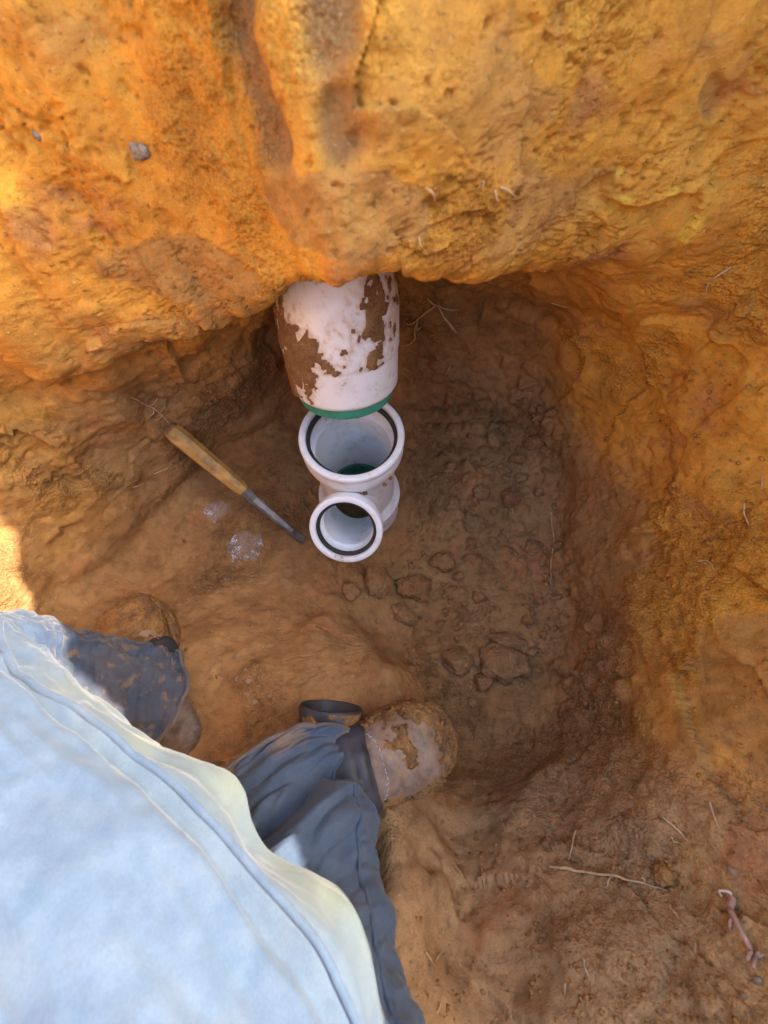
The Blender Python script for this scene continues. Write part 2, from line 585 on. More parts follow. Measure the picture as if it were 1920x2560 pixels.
    disp = disp - pit * .0035 * wall
    # cracks and pits in the faces
    rid = 1 - np.abs(fbm(V * np.array([16, 16, 22.0]) + 71.0, 4, 0.6)) * 6
    disp = disp - sstep(.78, 1.0, rid) * (.005 - .003 * near) * sstep(.0, .25, fbm(V * 6 + 90, 2) + .05)
    # clods by cells
    m = clod > 0.01
    if m.any():
        pc = V[m] + 0.012 * np.stack([perlin(V[m] * 30 + k * 9) for k in range(3)], -1)
        d1, d2, cv = worley(pc * np.array([26, 26, 26.0]))
        e1, e2, ev = worley(pc * 58.0 + 3.0)
        hump = sstep(0, .7, d2 - d1) * (.25 + cv ** 2) * 0.026 + sstep(0, .6, e2 - e1) * ev * 0.008
        add = np.zeros_like(disp)
        add[m] = hump * clod[m]
        disp = disp + add
    disp = disp * fade * pole
    W = V + n * disp[..., None]

    # ---- dug marks: smooth grooves left by spade and bucket teeth, as world-space lines
    smear = smooth * .6
    for pts, wd, dp, sm_ in GROOVES:
        pts = np.array(pts)
        best = np.full(z0.shape, 9.0)
        for a, b2 in zip(pts[:-1], pts[1:]):
            ab = b2 - a
            t = np.clip(((V - a) @ ab) / ab.dot(ab), 0, 1)
            d = np.linalg.norm(V - a - t[..., None] * ab, axis=-1)
            best = np.minimum(best, d)
        g = 1 - sstep(wd * .55, wd, best + 0.004 * perlin(V * 60))
        W -= n * (dp * g * np.sqrt(np.clip(1 - (best / wd) ** 2, 0, 1)))[..., None]
        smear = np.maximum(smear, g * sm_)
    # ---- colour zones (clay layers, and one sunlit streak painted as yellow)
    lay = fbm(V * 3.0 + 60, 4, 0.55)
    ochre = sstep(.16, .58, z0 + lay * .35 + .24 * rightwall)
    dust = .75 * bank * sstep(.0, .12, z0)
    red = sstep(.12, .42, fbm(V * np.array([7, 7, 12.0]) + 33, 4, 0.6)) * .7
    yel = sstep(.22, .50, fbm(V * 9.0 + 120, 4, 0.6)) * .45 * ochre
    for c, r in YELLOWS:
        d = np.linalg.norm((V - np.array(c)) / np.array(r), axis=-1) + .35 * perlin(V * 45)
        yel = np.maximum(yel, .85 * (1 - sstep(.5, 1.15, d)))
    org = sstep(.24, .42, fbm(V * 13.0 + 200, 5, 0.62)) * .40 * crumb
    smear = np.maximum(smear, sstep(.15, .35, fbm(V * np.array([5, 5, 9.0]) + 150, 3)) * .5 * (1 - crumb))
    # ---- out to the horizon
    NR = 26
    rr = np.geomspace(1.0, 90.0, NR)[1:]
    last = W[:, -1]
    dirs = np.stack([np.cos(pr), np.sin(pr)], -1)
    step = 6
    ext = np.zeros((NPHI, NR - 1, 3))
    base = np.hypot(last[:, 0] - QC[0], last[:, 1] - QC[1])
    for k, s in enumerate(rr):
        rad = base * s
        ext[:, k, 0] = QC[0] + dirs[:, 0] * rad
        ext[:, k, 1] = QC[1] + dirs[:, 1] * rad
        ext[:, k, 2] = last[:, 2] * np.exp(-(s - 1)) + 1.2 * (1 - np.exp(-(s - 1)))
    ext[..., 2] += fbm(ext * np.array([.8, .8, 0]) + 4, 3) * .12 * np.exp(-np.hypot(ext[..., 0], ext[..., 1]) / 12)
    full = np.concatenate([W, ext], 1)
    nv = full.shape[1]

    def pad(a, v):
        return np.concatenate([a, np.full((NPHI, NR - 1), v)], 1)
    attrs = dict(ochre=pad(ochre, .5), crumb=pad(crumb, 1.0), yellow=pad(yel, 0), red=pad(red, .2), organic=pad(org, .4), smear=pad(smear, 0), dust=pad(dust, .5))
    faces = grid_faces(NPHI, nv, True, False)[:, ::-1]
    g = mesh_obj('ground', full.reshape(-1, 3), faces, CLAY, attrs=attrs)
    tag(g, kind='structure')
    # coarse copy for dropping things on the surface
    cv = W[::3, ::3]
    cf = grid_faces(cv.shape[0], cv.shape[1], True, False)
    tree = BVHTree.FromPolygons([tuple(p) for p in cv.reshape(-1, 3)], [tuple(int(i) for i in q) for q in cf])
    return g, tree


# dug marks: (line, half width, depth, how smeared); positions on the wall in metres
GROOVES = [
    ([(-.094, .386, .775), (-.100, .388, .741), (-.097, .378, .723), (-.085, .371, .692)], .028, .0125, .95),
    ([(-.033, .372, .775), (-.034, .358, .746), (-.036, .348, .729), (-.030, .346, .704)], .027, .0120, .95),
    ([(.087, .384, .676), (.063, .360, .664), (.038, .342, .654), (.012, .335, .646)], .005, .0070, 0),
    ([(.209, .430, .581), (.222, .443, .547), (.240, .470, .510)], .004, .0060, 0),
    ([(.150, .380, .622), (.110, .362, .612), (.080, .350, .608)], .004, .0060, 0),
    ([(.252, .456, .668), (.246, .447, .640)], .004, .0060, 0),
    ([(.125, .425, .735), (.088, .390, .710), (.070, .373, .691)], .010, .0060, .4),
    ([(.225, .455, .740), (.265, .456, .700), (.297, .470, .672)], .012, .0060, .5),
    ([(.390, .200, .300), (.430, .180, .330), (.470, .160, .420)], .010, .0060, .4),
    ([(.404, .143, .060), (.395, .080, .062), (.361, -.030, .066)], .010, .0100, 0),
]
CRUMBLY = [((.06, .352, .645), (.075, .05, .032)), ((.45, .18, .30), (.05, .12, .10)), ((.30, -.20, .24), (.06, .05, .06))]
SMOOTH = [((-.045, .345, .655), (.085, .05, .030)), ((-.20, .42, .56), (.11, .06, .035)), ((.47, -.02, .36), (.08, .10, .12)), ((.42, .25, .18), (.04, .10, .09))]
YELLOWS = [((-.054, .362, .757), (.008, .012, .015)), ((.339, .453, .575), (.012, .012, .022)), ((.239, .441, .611), (.013, .012, .008)), ((.225, .447, .635), (.006, .006, .006)), ((.293, .459, .615), (.010, .010, .006)),  # first entry paints a sunlit streak into the clay colour, the others are yellow clay
           ((.006, .344, .708), (.014, .01, .006))]
GROUND, TREE = build_pit()


def hit(dx, dy):
    """surface point and normal seen at a point of the photograph (1659 x 2212 scale)"""
    sx, sy = dx * 1920 / 1659 - 960, dy * 1920 / 1659 - 1280
    d = Vector((sx / FPX, -sy / FPX, -1.0))
    d = cam.rotation_euler.to_matrix() @ d
    d.normalize()
    loc, nor, i, dist = TREE.ray_cast(CAM_POS, d)
    if nor is not None and nor.dot(d) > 0:
        nor = -nor
    return loc, nor


def drop(x, y, z=2.0):
    loc, nor, i, d = TREE.ray_cast(Vector((x, y, z)), Vector((0, 0, -1)))
    return loc

# ------------------------------------------------------------------ materials of the things
def mat_pvc(name, col, stain=0.35, attr=False):
    m, nt, N, L, b = new_mat(name)
    co = ncoord(nt)
    n1 = nnoise(nt, 22, 6, 0.65, co)
    n2 = nnoise(nt, 120, 4, 0.7, co)
    st = nramp(nt, n1, [(0.50, (0, 0, 0)), (0.72, (1, 1, 1))])
    spk = nramp(nt, n2, [(0.58, (0, 0, 0)), (0.64, (1, 1, 1))])
    c = nmix(nt, nmath(nt, 'MULTIPLY', st, stain), col, (0.46, 0.36, 0.25))
    c = nmix(nt, nmath(nt, 'MULTIPLY', nmath(nt, 'MULTIPLY', spk, st), 0.9), c, (0.20, 0.11, 0.05))
    if attr:
        sa = nattr(nt, 'stain')
        c = nmix(nt, nmath(nt, 'MULTIPLY', sa, nramp(nt, n2, [(0.35, (.35, .35, .35)), (0.6, (1, 1, 1))])), c, (0.50, 0.33, 0.16))
    L.new(c, b.inputs['Base Color'])
    L.new(nramp(nt, n1, [(0.3, (.30,) * 3), (0.7, (.50,) * 3)]), b.inputs['Roughness'])
    nbump(nt, n2, 0.08, 0.001, b)
    return m


def mat_mud(name, dry, wet):
    m, nt, N, L, b = new_mat(name)
    co = ncoord(nt)
    n1 = nnoise(nt, 45, 6, 0.65, co)
    n2 = nnoise(nt, 330, 4, 0.65, co)
    c = nramp(nt, n1, [(0.3, wet), (0.5, tuple((a + q) / 2 for a, q in zip(dry, wet))), (0.68, dry)])
    c = nmix(nt, 0.8, c, nramp(nt, n2, [(0.3, (.55, .52, .5)), (0.5, (1, 1, 1)), (0.72, (1.4, 1.35, 1.25))]), 'MULTIPLY')
    L.new(c, b.inputs['Base Color'])
    b.inputs['Roughness'].default_value = 0.9
    b.inputs['Specular IOR Level'].default_value = 0.2
    nbump(nt, nmath(nt, 'ADD', n2, nmath(nt, 'MULTIPLY', nnoise(nt, 120, 4, 0.6, co), 1.2)), 0.9, 0.005, b)
    return m


def mat_denim():
    m, nt, N, L, b = new_mat("denim")
    co = ncoord(nt)
    n1 = nnoise(nt, 11, 5, 0.6, co)
    n2 = nnoise(nt, 45, 5, 0.6, co)
    wv = nnoise(nt, 900, 2, 0.6, nmap(nt, co, (1, 0.35, 1)))
    worn = nattr(nt, 'worn')
    base = nramp(nt, n2, [(0.3, (0.036, 0.054, 0.092)), (0.7, (0.062, 0.086, 0.130))])
    fade = nramp(nt, n2, [(0.3, (0.058, 0.088, 0.134)), (0.7, (0.082, 0.112, 0.156))])
    c = nmix(nt, worn, base, fade)
    c = nmix(nt, nmath(nt, 'MULTIPLY', nramp(nt, n1, [(0.52, (0, 0, 0)), (0.75, (1, 1, 1))]), 0.18), c, (0.13, 0.125, 0.095))
    c = nmix(nt, nattr(nt, 'stain'), c, (0.175, 0.180, 0.100))
    mud = nattr(nt, 'mud')
    c = nmix(nt, mud, c, (0.26, 0.165, 0.08))
    c = nmix(nt, 0.35, c, nramp(nt, wv, [(0.3, (.7, .7, .7)), (0.7, (1.25, 1.25, 1.25))]), 'MULTIPLY')
    L.new(c, b.inputs['Base Color'])
    b.inputs['Roughness'].default_value = 0.92
    b.inputs['Specular IOR Level'].default_value = 0.15
    b.inputs['Sheen Weight'].default_value = 0.15
    nbump(nt, nmath(nt, 'ADD', wv, n2), 0.30, 0.0015, b)
    return m


def mat_wood():
    m, nt, N, L, b = new_mat("handle_wood")
    co = ncoord(nt)
    g = nnoise(nt, 60, 5, 0.65, nmap(nt, co, (0.12, 1, 1)))
    d = nnoise(nt, 28, 5, 0.6, co)
    c = nramp(nt, g, [(0.3, (0.34, 0.17, 0.035)), (0.7, (0.56, 0.32, 0.085))])
    c = nmix(nt, nramp(nt, d, [(0.52, (0, 0, 0)), (0.66, (.8, .8, .8))]), c, (0.17, 0.10, 0.045))
    L.new(c, b.inputs['Base Color'])
    b.inputs['Roughness'].default_value = 0.55
    nbump(nt, g, 0.35, 0.001, b)
    return m


def mat_leather():
    m, nt, N, L, b = new_mat("boot_leather")
    co = ncoord(nt)
    n1 = nnoise(nt, 55, 7, 0.68, co)
    n2 = nnoise(nt, 300, 3, 0.6, co)
    c = nramp(nt, n1, [(0.34, (0.075, 0.048, 0.034)), (0.52, (0.16, 0.115, 0.090)), (0.68, (0.25, 0.195, 0.165))])
    c = nmix(nt, nmath(nt, 'MULTIPLY', nattr(nt, 'dirt'), nramp(nt, nnoise(nt, 120, 4, .6, co), [(0.35, (.4, .4, .4)), (0.6, (1, 1, 1))])), c, (0.27, 0.165, 0.085))
    L.new(c, b.inputs['Base Color'])
    b.inputs['Roughness'].default_value = 0.6
    nbump(nt, n2, 0.25, 0.001, b)
    return m


def mat_film():
    m, nt, N, L, b = new_mat("clear_film")
    tr = N.new('ShaderNodeBsdfTransparent')
    b.inputs['Base Color'].default_value = (0.72, 0.76, 0.82, 1)
    b.inputs['Roughness'].default_value = 0.22
    b.inputs['Specular IOR Level'].default_value = 0.9
    mx = N.new('ShaderNodeMixShader')
    fo = nmath(nt, 'ADD', nmath(nt, 'MULTIPLY', nattr(nt, 'fold'), 0.75), 0.13)
    L.new(fo, mx.inputs[0])
    L.new(tr.outputs[0], mx.inputs[1])
    L.new(b.outputs[0], mx.inputs[2])
    L.new(mx.outputs[0], N['Material Output'].inputs[0])
    return m


PVC = mat_pvc("white_pvc", (0.74, 0.77, 0.79), 0.45)
PVC_OLD = mat_pvc("weathered_pvc", (0.78, 0.79, 0.79), 0.40, True)
RUBBER = simple_mat("gasket_rubber", (0.03, 0.03, 0.03), 0.7, 0.3, 0, 0.3)
GREEN = simple_mat("green_pvc", (0.045, 0.30, 0.205), 0.42, 0.5, 0, 0.18, 40)
GREEN_OLD = simple_mat("dirty_green_pvc", (0.028, 0.125, 0.085), 0.55, 0.4, 0, 0.6, 60)
MUD = mat_mud("mud", (0.36, 0.205, 0.085), (0.19, 0.100, 0.042))
MUD_DARK = mat_mud("boot_mud", (0.40, 0.215, 0.075), (0.13, 0.075, 0.040))
DENIM = mat_denim()
WOOD = mat_wood()
STEEL = simple_mat("dirty_steel", (0.13, 0.115, 0.10), 0.6, 0.4, 0.2, 0.5, 45, 0.4)
STEEL_LIGHT = simple_mat("scuffed_steel", (0.25, 0.235, 0.215), 0.55, 0.5, 0.3, 0.4, 60, 0.4)
LEATHER = mat_leather()
BLACK_RUBBER = simple_mat("black_rubber", (0.035, 0.037, 0.045), 0.55, 0.4, 0, 0.45, 30, 0.3)
SOLE = simple_mat("boot_sole", (0.11, 0.07, 0.045), 0.85, 0.2, 0, 0.4, 40, 0.5, 0.002)
FILM = mat_film()
ROOT_TAN = simple_mat("root_tan", (0.52, 0.36, 0.20), 0.8, 0.2, 0, 0.3, 120, 0.4)
ROOT_PINK = simple_mat("root_pink", (0.42, 0.265, 0.19), 0.75, 0.25, 0, 0.3, 90, 0.5)
ROOT_BARE = simple_mat("root_bare_wood", (0.72, 0.62, 0.48), 0.8, 0.2, 0, 0.15, 90, 0.3)
STONE = simple_mat("pale_stone", (0.24, 0.19, 0.13), 0.8, 0.3, 0, 0.75, 160, 0.6, 0.002)
STONE_BROWN = simple_mat("brown_stone", (0.30, 0.20, 0.12), 0.85, 0.2, 0, 0.35, 60, 0.7, 0.002)
CLOD = mat_mud("clod_soil", (0.32, 0.200, 0.110), (0.20, 0.122, 0.068))
THREAD = simple_mat("seam_thread", (0.42, 0.46, 0.50), 0.9, 0.1, 0, 0.3, 200, 0.3)


def crust(name, G, Nn, mask, thick, mat, parent, wrap_v=True, seedoff=0.0):
    """a skin of mud over a grid surface G (u, v, 3) where mask > 0"""
    nu, nv = mask.shape
    t = np.clip(mask, 0, 1)
    bump = 0.55 + 0.45 * fbm(G * 90 + seedoff, 3)
    V = G + Nn * (thick * sstep(0, .35, t) * bump - 0.0006 * (t <= 0))[..., None]
    F = grid_faces(nu, nv, False, wrap_v)
    keep = (t.reshape(-1)[F] > 0).sum(1) >= 2
    F = F[keep]
    used = np.unique(F)
    re = np.full(nu * nv, -1)
    re[used] = np.arange(len(used))
    return mesh_obj(name, V.reshape(-1, 3)[used], re[F], mat, parent)


def grid_normals(G, wrap_v=True):
    du = np.gradient(G, axis=0)
    if wrap_v:
        dv = np.roll(G, -1, 1) - np.roll(G, 1, 1)
    else:
        dv = np.gradient(G, axis=1)
    n = np.cross(du, dv)
    n /= np.linalg.norm(n, axis=-1)[..., None] + 1e-12
    return n


# ------------------------------------------------------------------ the wye fitting
def bool_mesh(name, base, ops):
    """base and ops are (verts, faces); ops: ('UNION' | 'DIFFERENCE', mesh)"""
    tmp = []

    def raw(v, f):
        me = bpy.data.meshes.new('tmp')
        me.from_pydata([tuple(p) for p in v], [], [tuple(int(i) for i in q) for q in f])
        bm = bmesh.new()
        bm.from_mesh(me)
        bmesh.ops.recalc_face_normals(bm, faces=bm.faces)
        bm.to_mesh(me)
        bm.free()
        o = bpy.data.objects.new('tmp', me)
        COL.objects.link(o)
        tmp.append(o)
        return o
    b = raw(*base)
    for op, mv in ops:
        c = raw(*mv)
        md = b.modifiers.new('b', 'BOOLEAN')
        md.operation = op
        md.solver = 'EXACT'
        md.object = c
    dg = bpy.context.evaluated_depsgraph_get()
    me = bpy.data.meshes.new_from_object(b.evaluated_get(dg))
    for o in tmp:
        bpy.data.objects.remove(o, do_unlink=True)
    v = np.array([p.co[:] for p in me.vertices])
    f = [tuple(p.vertices) for p in me.polygons]
    bpy.data.meshes.remove(me)
    return v, f


def closed_lathe(pr, n, M=None):
    v, f = lathe(pr, n, M)
    f = [tuple(q) for q in f]
    k = len(pr)
    f.append(tuple(range(n)))
    f.append(tuple((k - 1) * n + i for i in range(n)))
    return v, f


FX, FY = -0.057, 0.392
def build_fitting():
    root = empty('wye_fitting', (FX, FY, -0.01))
    tag(root, 'white plastic wye fitting with two open sockets standing on the pit floor', 'pipe fitting')
    bpy.context.view_layer.update()
    T = Matrix.Translation((FX, FY, 0))
    bc = Vector((-0.068, 0.245, 0.194))
    ang = RAD(47)
    bd = Vector((-0.07, -math.sin(ang), math.cos(ang))).normalized()
    B = Matrix.Translation(bc) @ bd.to_track_quat('Z', 'Y').to_matrix().to_4x4()
    n = 96
    outer = closed_lathe([(.0785, .03), (.0785, .19), (.0800, .205), (.0880, .222), (.0880, .228)], n, T)
    br = closed_lathe([(.052, -.205), (.052, -.052), (.0535, -.045), (.0600, -.032), (.0600, -.028)], n, B)
    bore = closed_lathe([(.0715, -.05), (.0715, .4)], n, T)
    bbore = closed_lathe([(.0470, -.19), (.0470, .1)], n, B)
    v, f = bool_mesh('body', outer, [('UNION', br), ('DIFFERENCE', bore), ('DIFFERENCE', bbore)])
    body = mesh_obj('body', v, f, PVC, root, smooth=True)
    sharp_by_angle(body, 35)
    # top socket: bell, raised lip, inner step
    top = [(.0880, .2265), (.0915, .233), (.0930, .240), (.0930, .262), (.0926, .2635), (.0926, .2650), (.0936, .2665), (.0936, .2735), (.0922, .2770), (.0905, .2780), (.0835, .2780), (.0815, .2765), (.0810, .2700), (.0860, .2690), (.0860, .2590), (.0800, .2580), (.0795, .2300), (.0795, .2180), (.0760, .2165), (.0720, .2160), (.0720, .2100)]
    h = mesh_obj('socket', *lathe(top, n, T), PVC, root)
    sharp_by_angle(h, 40)
    g = [(.0858, .2685), (.0775, .2692), (.0748, .2665), (.0750, .2605), (.0775, .2585), (.0858, .2592)]
    mesh_obj('gasket', *lathe(g, n, T), RUBBER, h)
    # branch socket
    bt = [(.0600, -.0300), (.0640, -.0240), (.0655, -.0190), (.0655, -.0045), (.0650, -.0035), (.0650, -.0025), (.0664, -.0015), (.0664, .0045), (.0652, .0072), (.0640, .0078), (.0565, .0078), (.0552, .0068), (.0548, .0015), (.0590, .0005), (.0590, -.0090), (.0540, -.0100), (.0535, -.0280), (.0510, -.0400), (.0480, -.0410), (.0475, -.0500)]
    h2 = mesh_obj('socket', *lathe(bt, n, B), PVC, root)
    sharp_by_angle(h2, 40)
    g2 = [(.0588, .0000), (.0512, .0008), (.0488, -.0020), (.0490, -.0062), (.0512, -.0088), (.0588, -.0085)]
    mesh_obj('gasket', *lathe(g2, n, B), RUBBER, h2)
    # bottom socket, seated on the green pipe in the ground
    lo = [(.0775, .066), (.0800, .0600), (.0900, .0500), (.0930, .0475), (.0936, .0440), (.0936, .0300), (.0920, .0290), (.0920, -.0250), (.0800, -.0250), (.0800, .0300)]
    h3 = mesh_obj('socket', *lathe(lo, n, T), PVC, root)
    sharp_by_angle(h3, 40)
    # dabs of soil sitting on the shoulder above the branch
    for k, (a, z, s) in enumerate([(-1.50, .206, 1.0), (-1.70, .203, .6), (-1.30, .205, .5), (-.9, .225, .45), (-.75, .232, .4)]):
        r = .083 if z < .21 else .094
        p = Vector((FX + r * math.cos(a), FY + r * math.sin(a), z))
        vv, ff = blob(p, .009 * s, .005 * s, 40 + k)
        mesh_obj('mud_dab', vv, ff, MUD, root)
    return root


def sharp_by_angle(o, deg):
    me = o.data
    bm = bmesh.new()
    bm.from_mesh(me)
    for e in bm.edges:
        if len(e.link_faces) == 2 and e.calc_face_angle(0) > RAD(deg):
            e.smooth = False
    bm.to_mesh(me)
    bm.free()


def ico(sub=2):
    bm = bmesh.new()
    bmesh.ops.create_icosphere(bm, subdivisions=sub, radius=1.0)
    v = np.array([p.co[:] for p in bm.verts])
    f = np.array([[q.index for q in p.verts] for p in bm.faces])
    bm.free()
    return v, f


ICO1, ICO2, ICO3, ICO4 = ico(1), ico(2), ico(3), ico(4)


def blob(p, r, h, seed, src=None, rough=.45, R=None):
    v, f = src or ICO2
    v = v * (1 + rough * fbm(v * 1.4 + seed * 7.7, 3)[:, None])
    v = v * np.array([r, r, h])
    if R is not None:
        v = v @ np.array(R).T
    return v + np.array(p), f


build_fitting()
# green pipe the fitting stands on
gp = empty('sewer_pipe', (FX, FY, -0.12))
tag(gp, 'green sewer pipe rising into the bottom of the white fitting', 'pipe')
bpy.context.view_layer.update()
mesh_obj('pipe_wall', *lathe([(.0708, -.12), (.0708, .052), (.0700, .0535), (.0650, .0535), (.0645, .0525), (.0645, -.12)], 72, Matrix.Translation((FX, FY, 0))), GREEN_OLD, gp)
mesh_obj('silt', *join(closed_lathe([(.0001, -.03), (.030, -.034), (.0646, -.045), (.0646, -.11), (.0001, -.11)], 48, Matrix.Translation((FX, FY, 0)))), MUD_DARK, gp)


# ------------------------------------------------------------------ the old drain pipe coming out of the wall and bending down
def build_drain():
    E = np.array([-0.065, 0.458, 0.339])
    root = empty('drain_pipe', tuple(E))
    tag(root, 'mud-caked white drain pipe with green end bending down out of the clay wall', 'pipe')
    bpy.context.view_layer.update()
    tilt0, tilt1 = RAD(16), RAD(62)
    pts, p, s = [], E.copy(), 0
    ds = .003
    for k in range(150):
        th = tilt0 + (tilt1 - tilt0) * float(sstep(.055, .20, s))
        pts.append(p.copy())
        p = p + ds * np.array([-0.02, math.sin(th), math.cos(th)])
        s += ds
    C = np.array(pts)
    S = np.arange(150) * ds
    R = np.interp(S, [0, .003, .058, .060, .064, .115, .135, .20, .45], [.0860, .0880, .0882, .0882, .0900, .0895, .0875, .078, .074])
    T, Nn, Bb = frames(C)
    nseg = 160
    a = np.linspace(0, 2 * np.pi, nseg, endpoint=False)
    rad = np.cos(a)[None, :, None] * Nn[:, None] + np.sin(a)[None, :, None] * Bb[:, None]
    G = C[:, None] + R[:, None, None] * rad
    # mud skin
    up = rad @ np.array([0, -.55, .83])
    side = rad[..., 0]
    SS = np.broadcast_to(S[:, None], side.shape)
    n1 = fbm(G * 20 + 3, 5, 0.62)
    n2 = fbm(G * 52 + 8, 4, 0.6)
    band = np.exp(-((SS - .085) / .040) ** 2) * sstep(.35, -.35, side)
    lefttail = np.exp(-((SS - .035) / .030) ** 2) * sstep(-.25, -.75, side)
    rightp = np.exp(-((SS - .115) / .055) ** 2) * np.exp(-((side - .62) / .18) ** 2)
    topm = sstep(.16, .26, SS)
    n3 = fbm(G * 150 + 5, 3, .6)
    m = n1 * .85 + n2 * .85 + n3 * .45 + .42 * band + .45 * lefttail + .46 * rightp + .32 * topm - .22
    m -= .8 * sstep(.062, .054, SS) * sstep(-.45, -.15, side)
    m -= .6 * np.exp(-((SS - .14) / .05) ** 2) * np.exp(-((side + .15) / .4) ** 2)
    m -= .9 * sstep(.004, .0, SS)
    stain_m = np.clip(sstep(-.42, .10, m + .15 * n2) * .9, 0, 1)
    body = mesh_obj('pipe_wall', G.reshape(-1, 3), grid_faces(150, nseg, False, True)[:, ::-1], PVC_OLD, root, attrs=dict(stain=stain_m))
    # annular end of the socket and the green stub seated in it
    q = Matrix(((Bb[0][0], Nn[0][0], -T[0][0], E[0]), (Bb[0][1], Nn[0][1], -T[0][1], E[1]), (Bb[0][2], Nn[0][2], -T[0][2], E[2]), (0, 0, 0, 1)))
    mesh_obj('socket_rim', *lathe([(.0860, -.0001), (.0850, .0020), (.0815, .0020), (.0812, -.010)], 96, q), PVC_OLD, root)
    st = mesh_obj('spigot', *lathe([(.0800, -.05), (.0800, .019), (.0785, .022), (.0740, .022), (.0735, .020), (.0735, -.05)], 96, q), GREEN, root)
    # a stroke of blue marker on the stub
    mesh_obj('marker_line', *strip_on_cyl(q, .0803, .5, .04, .001, .020), simple_mat("blue_ink", (0.02, 0.06, 0.30), 0.5), st)
    crust('mud_crust', G, rad, m * 2, .0045, MUD, root)
    return root


def strip_on_cyl(M, r, a0, wd, z0, z1):
    A = np.array(M)
    a = np.linspace(a0 - wd / 2, a0 + wd / 2, 6)
    v = []
    for rr in (r, r + .0006):
        for z in (z0, z1):
            v += [(rr * math.cos(t), rr * math.sin(t), z) for t in a]
    v = np.array(v) @ A[:3, :3].T + A[:3, 3]
    f = []
    for k in range(5):
        f += [(k, k + 1, 6 + k + 1, 6 + k), (12 + k, 12 + k + 1, 18 + k + 1, 18 + k)]
        f += [(k, k + 1, 12 + k + 1, 12 + k), (6 + k, 6 + k + 1, 18 + k + 1, 18 + k)]
    f += [(0, 6, 18, 12), (5, 11, 23, 17)]
    return v, f


build_drain()


# ------------------------------------------------------------------ hand tool on the floor
def build_tool():
    a, na = hit(366, 930)
    b, nb = hit(652, 1168)
    up = ((na + nb) * .5 + Vector((0, 0, 1))).normalized()
    ax = (b - a)
    Lt = ax.length
    ax.normalize()
    side = up.cross(ax).normalized()
    up = ax.cross(side).normalized()
    root = empty('hand_tool', tuple(a))
    tag(root, 'muddy hand tool with yellow wooden handle and steel shank left of the fitting', 'hand tool')
    bpy.context.view_layer.update()
    A = np.array([list(ax), list(side), list(up)])
    o = np.array(a) + np.array(up) * .014

    def tow(v):
        return np.asarray(v) @ A + o
    Lh = Lt * .52
    # handle: eight-sided with a raised spine, swelling towards the butt
    xs = np.linspace(0, 1, 40)
    wx = np.interp(xs, [0, .02, .08, .35, .75, .93, 1.0], [.012, .0165, .0185, .0180, .0165, .0150, .0120])
    na_ = 32
    th = np.linspace(0, 2 * np.pi, na_, endpoint=False)
    fac = 1 / np.maximum(np.abs(np.cos(th[:, None] - np.arange(8) * np.pi / 4)).max(1), .1) * .96
    Vv = np.stack([np.broadcast_to(xs[:, None] * Lh, (40, na_)), wx[:, None] * fac * np.cos(th), wx[:, None] * fac * np.sin(th) * .82], -1)
    F = [tuple(q) for q in grid_faces(40, na_, False, True)] + [tuple(range(na_)), tuple(39 * na_ + k for k in range(na_))]
    h = mesh_obj('handle', tow(Vv.reshape(-1, 3)), F, WOOD, root)
    sharp_by_angle(h, 25)
    bt = [(-.003, .0090), (-.003, .0150), (.004, .0178), (.006, .0170)]
    vv = np.stack([np.stack([np.full(24, x), r * np.cos(np.linspace(0, 2 * np.pi, 24, endpoint=False)), .85 * r * np.sin(np.linspace(0, 2 * np.pi, 24, endpoint=False))], -1) for x, r in bt])
    mesh_obj('butt_cap', tow(vv.reshape(-1, 3)), [tuple(q) for q in grid_faces(4, 24, False, True)] + [tuple(range(24))], MUD_DARK, root)

    def bar(x0, x1, w0, w1, z0, z1, nm, mat, par):
        n = 16
        V2 = []
        for k in range(n):
            t = k / (n - 1)
            x = x0 + (x1 - x0) * t
            w = w0 + (w1 - w0) * t
            c = .0015
            wob = .0006 * math.sin(k * 2.1)
            for (yy, zz) in ((-w, z0 + c), (-w + c, z0), (w - c, z0), (w, z0 + c), (w, z1 - c), (w - c, z1), (-w + c, z1), (-w, z1 - c)):
                V2.append((x, yy + wob, zz))
        F2 = [tuple(q) for q in grid_faces(n, 8, False, True)] + [tuple(range(8)), tuple((n - 1) * 8 + k for k in range(8))]
        return mesh_obj(nm, tow(V2), F2, mat, par, smooth=False)
    sh = bar(Lh * .97, Lt, .0115, .0085, -.010, .002, 'shank', STEEL, root)
    bar(Lh + .028, Lt * .90, .0070, .0050, .0021, .0065, 'raised_strip', STEEL_LIGHT, sh)
    bar(Lh - .002, Lh + .030, .0060, .0085, .0021, .0050, 'collar', STEEL, sh)
    rv = lathe([(.0001, .0085), (.003, .008), (.0040, .0060)], 16, Matrix.Translation((Lh + (Lt - Lh) * .48, 0, 0)))
    mesh_obj('rivet', tow(rv[0]), rv[1], STEEL_LIGHT, sh)


build_tool()


